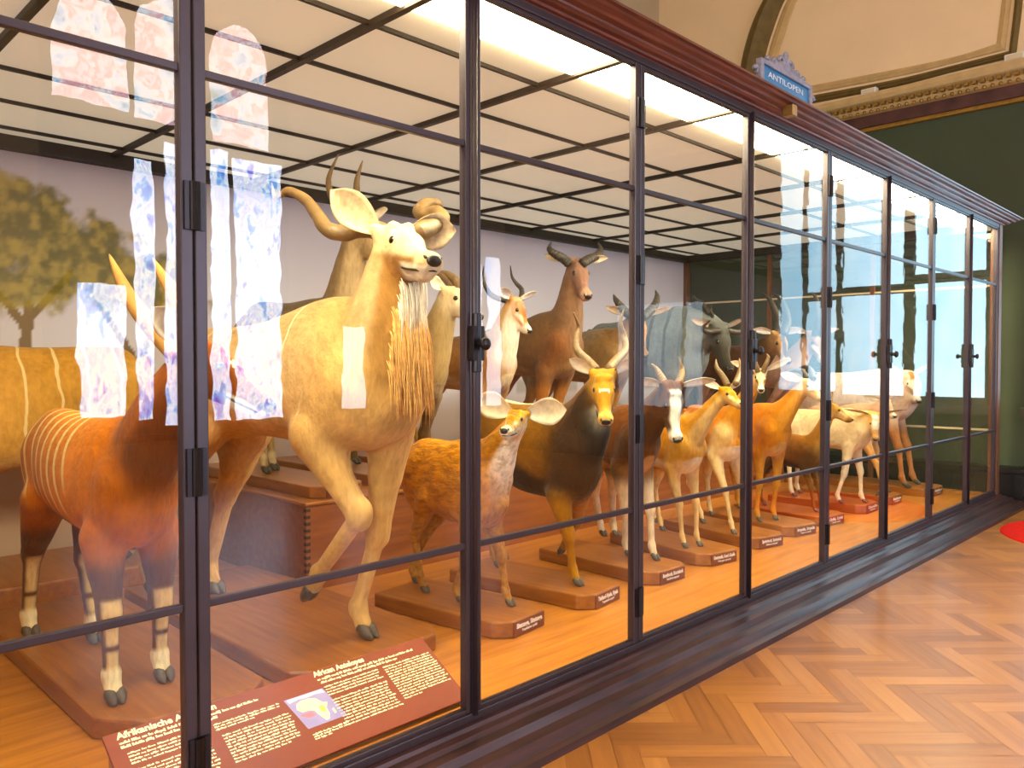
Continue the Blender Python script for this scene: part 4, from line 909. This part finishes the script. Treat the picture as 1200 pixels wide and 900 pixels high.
# --- slim gazelle turned right
gp = ux(848, 458, 5.0)
animal('slim_gazelle', 'slim tan gazelle with upright horns and head turned right', 'antelope', BZ, ux(800, 486, 5.02), (5.18, 3.68, 1.10), gp, unear(871, 470, gp, .22, False), .22,
    dict(side='c4883c', back='c07c30', belly='ecdcc0', neck='c89248', throat='dcb880', face='cf953e', cheek='e2bc78', muzzle='e0c090', eyestripe='f0dcb0', leg='dcbc84', legtop='c8964c', belly_at=.24, band='b07430'),
    dict(fl=uz(820, 640, BZ), fr=uz(803, 642, BZ), hl=(5.32, 3.56, BZ), hr=uz(768, 612, BZ)), vox=.0105, neck=(.15, .075, .058), neckbow=.10, bone=.80, girth=.90,
    horns=dict(space='world', r=.085, pw=2.0, rings=12, amp=.1, list=[[uy(*q) for q in ((853, 452, 2.82), (847, 441, 2.86), (840, 431, 2.90), (839, 421, 2.92))], [uy(*q) for q in ((862, 450, 2.76), (866, 440, 2.8), (868, 430, 2.83), (866, 420, 2.86))]]), horn_mat=M['horn_tan'],
    ears=dict(len=.78, wid=.28, dir=(-.35, .9, .35), face=(.8, .3, .1), col='b88a48'), **A)
# --- gazelle looking straight out
gp2 = ux(891, 436, 5.76)
animal('staring_gazelle', 'orange backed gazelle with pale face staring straight out behind the fourth upright', 'antelope', BZ, ux(850, 476, 5.78), (5.98, 3.72, 1.20), gp2, unear(892, 453, gp2, .215), .23,
    dict(side='c47a28', back='bb6a20', belly='f0e4cc', neck='c48a40', throat='b87c38', face='ecdcb4', muzzle='f2e8d0', eyestripe='9a6228', leg='e2c898', legtop='dcc08c', belly_at=.32, band='9a5a22'),
    dict(fr=uz(860, 626, BZ), fl=uz(875, 614, BZ), hr=uz(824, 613, BZ), hl=uz(834, 604, BZ)), vox=.0105, neck=(.15, .082, .062), neckbow=.08, bone=.80, girth=.92,
    horns=dict(space='head', r=.075, pw=2, rings=8, amp=.1, list=[[(.24, .07, .13), (.2, .13, .32), (.08, .2, .5), (.02, .15, .62)], [(.24, -.07, .13), (.2, -.13, .32), (.08, -.2, .5), (.02, -.15, .62)]]), horn_mat=M['horn_brown'],
    ears=dict(len=.85, wid=.26, dir_l=(-.2, .9, .42), dir_r=(-.2, .9, .3), face=(1, .2, .1), col='c8a468'), **A)
# --- orange antelope looking right
ip = ux(942, 448, 6.32)
animal('orange_antelope', 'orange tan antelope with pale face and backswept horns looking right', 'antelope', BZ, ux(902, 472, 6.30), (6.56, 3.66, 1.20), ip, unear(966, 462, ip, .25, False), .25,
    dict(side='c47a26', back='c07020', belly='d8b078', neck='c98838', throat='d09850', face='e8d4b4', muzzle='efe0c8', eyestripe='c8a070', leg='c8924a', legtop='b87630', belly_at=.14),
    dict(fr=uz(890, 611, BZ), fl=uz(909, 609, BZ), hr=(6.66, 3.62, BZ), hl=(6.80, 3.7, BZ)), vox=.0105, neck=(.16, .09, .066), neckbow=.06, bone=.82, girth=.92,
    horns=dict(space='world', r=.085, pw=2, rings=9, amp=.12, list=[[uy(*q) for q in ((946, 444, 2.84), (940, 436, 2.9), (930, 434, 2.96), (920, 437, 3.0))], [uy(*q) for q in ((953, 444, 2.78), (950, 434, 2.86), (944, 430, 2.92), (936, 431, 2.98))]]), horn_mat=M['horn_dark'],
    ears=dict(len=.7, wid=.28, dir=(-.55, .8, .1), face=(1, .3, .3), col='d8c0a0'), **A)
# --- brown antelope, head in profile
pp_ = ux(972, 476, 6.95)
animal('brown_antelope', 'small brown antelope with its head in profile behind the fifth upright', 'antelope', BZ, ux(948, 510, 6.97), (7.0, 3.62, .94), pp_, unear(1000, 489, pp_, .21), .22,
    dict(side='6e4620', back='8a5a28', belly='4a2e16', neck='b08040', throat='c09858', face='c89450', muzzle='8a6234', cheek='dcb880', leg='7a5228', legtop='5a3a1a', belly_at=.2, eyestripe='e8d0a0'),
    dict(fr=uz(956, 600, BZ), fl=uz(964, 598, BZ), hr=(6.94, 3.52, BZ), hl=(7.08, 3.6, BZ)), vox=.012, neck=(.17, .10, .07), neckbow=.05,
    ears=dict(len=.7, wid=.3, dir=(-.4, .7, .6), col='8a6030'), **A)
# --- pale cream antelope
cp = ux(1024, 486, 7.74)
animal('pale_cream_antelope', 'pale cream antelope with white forehead and drooping dark lined ears', 'antelope', BZ, ux(1000, 478, 7.74), (7.72, 3.62, 1.10), cp, unear(1027, 513, cp, .24), .25,
    dict(side='e6cfa8', back='e2c69a', belly='ecd9bc', neck='dcb47c', throat='e4c8a0', face='d8a868', blaze='fbf4e4', blaze_w=.11, blaze0=.05, blaze1=.6, muzzle='c8986a', leg='eedcc0', legtop='e6cca4', belly_at=.2),
    dict(fr=uz(985, 590, BZ), fl=uz(1013, 589, BZ), hr=(7.62, 3.55, BZ), hl=(7.86, 3.6, BZ)), vox=.012, neck=(.18, .12, .08), neckbow=.02,
    ears=dict(len=.95, wid=.22, dir=(-.2, .95, .18), face=(1, .1, -.3), col='5a4230'), **A)
# --- pinkish antelope behind it
qp = ux(1036, 470, 8.46)
animal('pinkish_antelope', 'pinkish tan antelope lifting a foreleg behind the pale cream one', 'antelope', BZ, ux(1018, 472, 8.46), (8.46, 3.75, 1.10), qp, unear(1050, 486, qp, .24), .24,
    dict(side='c49a80', back='c8a084', belly='dcc0a8', neck='c8a088', throat='d4b49c', face='d0b098', muzzle='e0d0c0', leg='d2a068', legtop='b88a60', belly_at=.2),
    dict(fr=uz(1029, 579, BZ + .035), fl=(8.56, 2.98, BZ), hr=(8.38, 3.66, BZ), hl=(8.54, 3.72, BZ)), vox=.013, neck=(.18, .12, .08), neckbow=.03,
    ears=dict(len=.8, wid=.25, dir=(-.3, .95, .05), col='b89078'), **A)
# --- white antelope nearest the end
op = ux(1062, 440, 9.28)
animal('white_antelope', 'large white antelope with brown neck and dark eye patch nearest the glazed end', 'antelope', BZ, ux(1048, 432, 9.28), (9.24, 4.15, 1.45), op, unear(1079, 468, op, .36), .36,
    dict(side='ded2cc', back='e0cfc4', belly='e6dcd4', neck='cfae96', throat='b88a68', face='f0eae2', muzzle='cfc2b8', eyestripe='3a2c24', leg='b07850', legtop='c4a48c', blaze='d8823c', blaze_w=.08, blaze0=.0, blaze1=.3, belly_at=.15),
    dict(fr=uz(1062, 571, BZ), fl=(9.36, 2.96, BZ), hr=(9.14, 4.0, BZ), hl=(9.38, 4.1, BZ)), vox=.014, neck=(.19, .13, .085), neckbow=.02, girth=1.1,
    ears=dict(len=.6, wid=.26, dir=(-.4, .85, .2), col='e6dcd4'), **A)
# --- large tan striped antelope at the back left, side on
EB = FZ + .13
animal('large_tan_antelope', 'large tan antelope with faint vertical stripes standing side on before the painted tree', 'antelope', EB, (.80, 5.66, 1.70), (2.02, 5.66, 1.66), (.30, 5.64, 1.98), (.22, 5.44, 1.70), .34,
    dict(side='d8a860', back='cf9c54', belly='d4a868', neck='cfa25c', face='c0904e', muzzle='6a4a2c', leg='d8b478', legtop='d8a860', pastern='2e2620', belly_at=.1),
    dict(hl=(1.92, 5.42, EB), hr=(1.98, 5.86, EB), fl=(.82, 5.48, EB), fr=(.86, 5.84, EB)), vox=.015, neck=(.22, .17, .10), girth=1.15, deep=.42, stripes=(6.5, .035, 'f2d8a0', .0, -.1, .95), furkey='tan coat with faint stripes', tail='long',
    ears=dict(len=.6, wid=.25, dir=(-.3, .85, .2), col='b88a50'), **A)
# ---------------- back row on the box platform
k2p = ux(418, 262, 2.87)
animal('grey_spiral_horned_antelope', 'grey brown antelope with tall twisted horns behind the tall striding one', 'antelope', BT, ux(388, 347, 2.86), (2.84, 5.42, 1.99), k2p, (2.95, 3.98, 2.22), .34,
    dict(side='96805e', back='7e6c54', belly='a89070', neck='8e785a', throat='b09a78', face='98805e', muzzle='c0b098', leg='a88a5c', legtop='8e785a', pastern='cbb890', belly_at=.15),
    dict(fr=ux(399, 556, 2.80) + np.array([0, 0, -.02]), fl=(2.98, 4.42, BT), hr=(2.80, 5.2, BT), hl=(2.92, 5.3, BT)), vox=.0135, neck=(.18, .11, .08), neckbow=.07,
    horns=dict(space='world', r=.07, pw=1.8, rings=16, amp=.07, list=[[uy(*q) for q in ((410, 262, 4.32), (398, 246, 4.4), (389, 231, 4.45), (385, 214, 4.5), (388, 200, 4.52), (397, 180, 4.5))], [uy(*q) for q in ((430, 262, 4.22), (425, 245, 4.3), (419, 231, 4.34), (418, 214, 4.36), (421, 201, 4.36), (425, 188, 4.34))]]), horn_mat=M['horn_brown'],
    ears=dict(len=.7, wid=.34, dir=(-.3, .8, .4), col='8a7658'), **A)
wbp = ux(522, 343, 3.46)
animal('ring_horned_antelope', 'grey brown antelope in profile with ringed horns curving back beside the second upright', 'antelope', BT, ux(496, 398, 3.46), (3.46, 5.35, 1.72), wbp, unear(566, 366, wbp, .33), .33,
    dict(side='9a805a', back='8a7250', belly='b8a688', neck='9c845e', throat='a89068', face='d8c6a4', cheek='e2d6bc', muzzle='cfc0a0', eyestripe='e8dcc4', chin='f0e8d8', leg='6a5236', legtop='86704e', belly_at=.2),
    dict(fl=(3.58, 4.48, BT), fr=(3.36, 4.42, BT), hl=(3.56, 5.2, BT), hr=(3.38, 5.1, BT)), vox=.0125, neck=(.21, .14, .085), neckbow=.06, bone=1.15,
    horns=dict(space='world', r=.085, pw=2.2, rings=18, amp=.14, list=[[uy(*q) for q in ((535, 346, 4.02), (530, 336, 4.06), (522, 326, 4.12), (511, 320, 4.2), (499, 320, 4.26))], [uy(*q) for q in ((543, 345, 3.94), (538, 335, 4.0), (530, 325, 4.06), (520, 320, 4.14), (508, 319, 4.2))]]), horn_mat=M['horn_brown'],
    ears=dict(len=.45, wid=.26, dir=(-.25, .9, .3), face=(1, .4, 0), col='b09c78'), **A)
ip2 = ux(601, 352, 4.16)
animal('lyre_horned_tan_antelope', 'tan antelope with thin lyre horns and white ears in the back row', 'antelope', BT, ux(577, 388, 4.14), (4.16, 5.2, 1.76), ip2, unear(623, 384, ip2, .27), .28,
    dict(side='a87a48', back='8a6644', belly='d8c4a4', neck='c8ab84', throat='efe4d4', face='c07a3a', blaze='a85a28', blaze1=.6, muzzle='e8dccc', chin='f4ecdf', eyestripe='efe0c8', leg='b88a50', legtop='a87a48', belly_at=.22),
    dict(fl=(4.26, 4.46, BT), fr=(4.06, 4.42, BT), hl=(4.24, 5.1, BT), hr=(4.06, 5.0, BT)), vox=.0125, neck=(.18, .12, .08), neckbow=.05,
    horns=dict(space='world', r=.06, pw=2, rings=14, amp=.14, list=[[uy(*q) for q in ((597, 353, 4.16), (588, 351, 4.2), (576, 346, 4.25), (569, 336, 4.3), (566, 325, 4.32), (567, 312, 4.32))], [uy(*q) for q in ((608, 354, 4.08), (611, 348, 4.12), (611, 339, 4.16), (605, 332, 4.2), (600, 324, 4.22), (598, 311, 4.2))]]), horn_mat=M['horn_dark'],
    ears=dict(len=.62, wid=.3, dir=(-.2, .9, .35), face=(1, .2, 0), col='d8c8b0', inner='f6f0e6'), **A)
tp = ux(674, 309, 4.88)
animal('bent_horned_antelope', 'tall reddish brown antelope with short bent horns and raised head', 'antelope', BT, ux(652, 364, 4.86), (4.88, 5.1, 1.86), tp, unear(690, 341, tp, .36), .38,
    dict(side='7a5a3a', back='6e5034', belly='a08058', neck='80604a', throat='8c6c54', face='8c6a5c', muzzle='b08c78', leg='a87040', legtop='7a4e30', belly_at=.15),
    dict(fl=(4.96, 4.46, BT), fr=(4.76, 4.42, BT), hl=(4.98, 5.05, BT), hr=(4.78, 4.98, BT)), vox=.0125, neck=(.17, .10, .075), neckbow=.05,
    horns=dict(space='world', r=.085, pw=2.4, rings=10, amp=.15, list=[[uy(*q) for q in ((667, 309, 4.06), (660, 303, 4.08), (651, 298, 4.1), (644, 292, 4.14), (646, 283, 4.2))], [uy(*q) for q in ((682, 309, 3.98), (690, 304, 4.0), (699, 300, 4.02), (704, 293, 4.06), (701, 284, 4.12))]]), horn_mat=M['horn_dark'],
    ears=dict(len=.55, wid=.2, dir=(-.2, .95, .1), face=(1, .2, 0), col='8a6a50'), **A)
hp_ = ux(744, 372, 5.62)
animal('hooked_horned_antelope', 'grey brown antelope with hooked horns half hidden behind the third upright', 'antelope', BT, ux(718, 384, 5.6), (5.62, 5.25, 1.82), hp_, unear(756, 412, hp_, .38), .40,
    dict(side='8e7450', back='8a7a66', belly='a88a64', neck='94744e', throat='d8c8ac', face='a8794e', blaze='7a5636', blaze1=.9, muzzle='8a6c52', leg='a87c48', legtop='8a6c48', belly_at=.15, fore='7e5c38'),
    dict(fl=(5.72, 4.48, BT), fr=(5.5, 4.42, BT), hl=(5.72, 5.2, BT), hr=(5.52, 5.1, BT)), vox=.013, neck=(.18, .11, .08), neckbow=.05,
    horns=dict(space='world', r=.085, pw=2.4, rings=10, amp=.14, list=[[uy(*q) for q in ((741, 371, 3.99), (735, 367, 4.02), (729, 361, 4.06), (722, 352, 4.12), (719, 345, 4.2))], [uy(*q) for q in ((752, 372, 3.92), (760, 366, 3.94), (767, 358, 3.98), (770, 348, 4.06), (768, 340, 4.14))]]), horn_mat=M['horn_dark'],
    ears=dict(len=.6, wid=.2, dir=(-.15, .9, .35), face=(1, .2, 0), col='a8895e'), **A)
wdp = ux(840, 384, 6.62)
GN = animal('grey_bovine', 'big blue grey bovine with faint dark streaks and a shaggy mane on the platform', 'antelope', BT, ux(802, 358, 6.66), (6.70, 5.30, 1.98), wdp, unear(858, 428, wdp, .42), .44,
    dict(side='7d8890', back='6e7478', belly='6a6a66', neck='6c7070', throat='3c3a36', face='38342e', muzzle='2a2622', leg='6a5a48', legtop='72746e', belly_at=.1, fore='707a80'),
    dict(fl=(6.78, 4.50, BT), fr=(6.54, 4.44, BT), hl=(6.8, 5.25, BT), hr=(6.58, 5.15, BT)), vox=.0145, neck=(.22, .16, .10), neckbow=.02, girth=1.15, deep=.44, stripes=(6.0, .07, '4a4c4a', .05, .35, 1.25), furkey='blue grey coat with dark streaks', tail='long',
    horns=dict(space='head', r=.055, pw=2, list=[[(.2, .08, .14), (.2, .32, .1), (.22, .5, .22), (.2, .46, .45)], [(.2, -.08, .14), (.2, -.32, .1), (.22, -.5, .22), (.2, -.46, .45)]]), horn_mat=M['horn_dark'],
    ears=dict(len=.5, wid=.2, dir=(-.4, .9, .0), col='5a5a54'), **A)
def mane(K, n, length, mat, t0=.0, t1=.9, seed=9):
    rng = np.random.default_rng(seed); m = MB(); bz = np.array(K['bez']); ts = np.linspace(0, 1, len(bz))
    for i in range(n):
        t = t0 + (t1 - t0) * rng.random(); c = np.array([np.interp(t, ts, bz[:, k]) for k in range(3)]); rr = np.interp(t, ts, K['rad']); i0 = min(int(t * 6), 5); tan = unit(bz[i0 + 1] - bz[i0]); v = np.array([-1., 0, .6]); v = unit(v - tan * (v @ tan))
        p = c + v * rr * .9; L = length * (.6 + .7 * rng.random()); d = unit(v + np.array([0, (rng.random() - .5) * .6, .3])); pts = [p]
        for k in range(4): pts.append(pts[-1] + d * L / 4); d = unit(d + np.array([-.1, (rng.random() - .5) * .4, -.22]))
        m.tube(pts, [.006, .006, .005, .004, .001], 5)
    return m.build('mane', mat, K['root'], True)
M['mane'] = plain('dark mane hair', '3a352c', .8, .2, 0, .3, 40)
mane(GN, 130, .13, M['mane'])
sbp = ux(910, 392, 7.72)
animal('dark_horned_antelope', 'dark brown antelope with tall curved black horns and white ears on the platform', 'antelope', BT, ux(876, 404, 7.72), (7.74, 5.2, 1.72), sbp, unear(925, 420, sbp, .34), .36,
    dict(side='4a2e1c', back='402818', belly='6a4a30', neck='3e2616', throat='4a3020', face='a8845c', blaze='4a3020', blaze1=.85, muzzle='c8b498', leg='4a301c', legtop='40281a', belly_at=.12),
    dict(fl=(7.82, 4.5, BT), fr=(7.62, 4.44, BT), hl=(7.84, 5.1, BT), hr=(7.64, 5.0, BT)), vox=.014, neck=(.20, .14, .085), neckbow=.06,
    horns=dict(space='world', r=.095, pw=2.5, rings=20, amp=.12, list=[[uy(*q) for q in ((910, 391, 3.78), (913, 378, 3.82), (907, 362, 3.9), (901, 350, 3.98), (893, 343, 4.06))], [uy(*q) for q in ((918, 392, 3.70), (923, 378, 3.74), (920, 362, 3.82), (914, 350, 3.9), (906, 344, 3.98))]]), horn_mat=M['horn_dark'],
    ears=dict(len=.62, wid=.24, dir=(-.2, .95, .1), face=(1, .2, 0), col='8a7254', inner='f2eadc'), **A)
rop = ux(950, 392, 8.56)
animal('pinkish_grey_antelope', 'pinkish grey antelope with long pale ears furthest back on the platform', 'antelope', BT, ux(922, 412, 8.56), (8.56, 5.2, 1.78), rop, unear(968, 418, rop, .36), .38,
    dict(side='b08c78', back='a88470', belly='c8ac98', neck='b4927e', throat='c4a894', face='8a6e60', muzzle='dcd0c4', eyestripe='e6dacc', leg='a88068', legtop='a88470', belly_at=.15),
    dict(fl=(8.66, 4.5, BT), fr=(8.46, 4.44, BT), hl=(8.66, 5.1, BT), hr=(8.48, 5.0, BT)), vox=.0145, neck=(.20, .14, .085), neckbow=.06,
    horns=dict(space='head', r=.07, pw=2.4, rings=14, amp=.1, list=[[(.22, .07, .14), (.1, .1, .5), (-.3, .13, .85), (-.7, .15, .9)], [(.22, -.07, .14), (.1, -.1, .5), (-.3, -.13, .85), (-.7, -.15, .9)]]), horn_mat=M['horn_dark'],
    ears=dict(len=.7, wid=.2, dir=(-.15, .95, .15), face=(1, .2, 0), col='c8b0a0', inner='f2eadc'), **A)

# ================================================================== LIGHT
w = bpy.data.worlds.new('world'); S.world = w; w.use_nodes = True
w.node_tree.nodes['Background'].inputs[0].default_value = (.9, .85, .8, 1); w.node_tree.nodes['Background'].inputs[1].default_value = .15
S.view_settings.view_transform = 'Standard'; S.view_settings.look = 'None'; S.view_settings.gamma = 1; S.view_settings.use_curve_mapping = False
S.view_settings.exposure = 0.35
c_ = S.cycles
c_.max_bounces = 10; c_.diffuse_bounces = 4; c_.glossy_bounces = 4; c_.transparent_max_bounces = 24; c_.caustics_reflective = False; c_.caustics_refractive = False
c_.sample_clamp_indirect = 6.0; c_.use_denoising = True
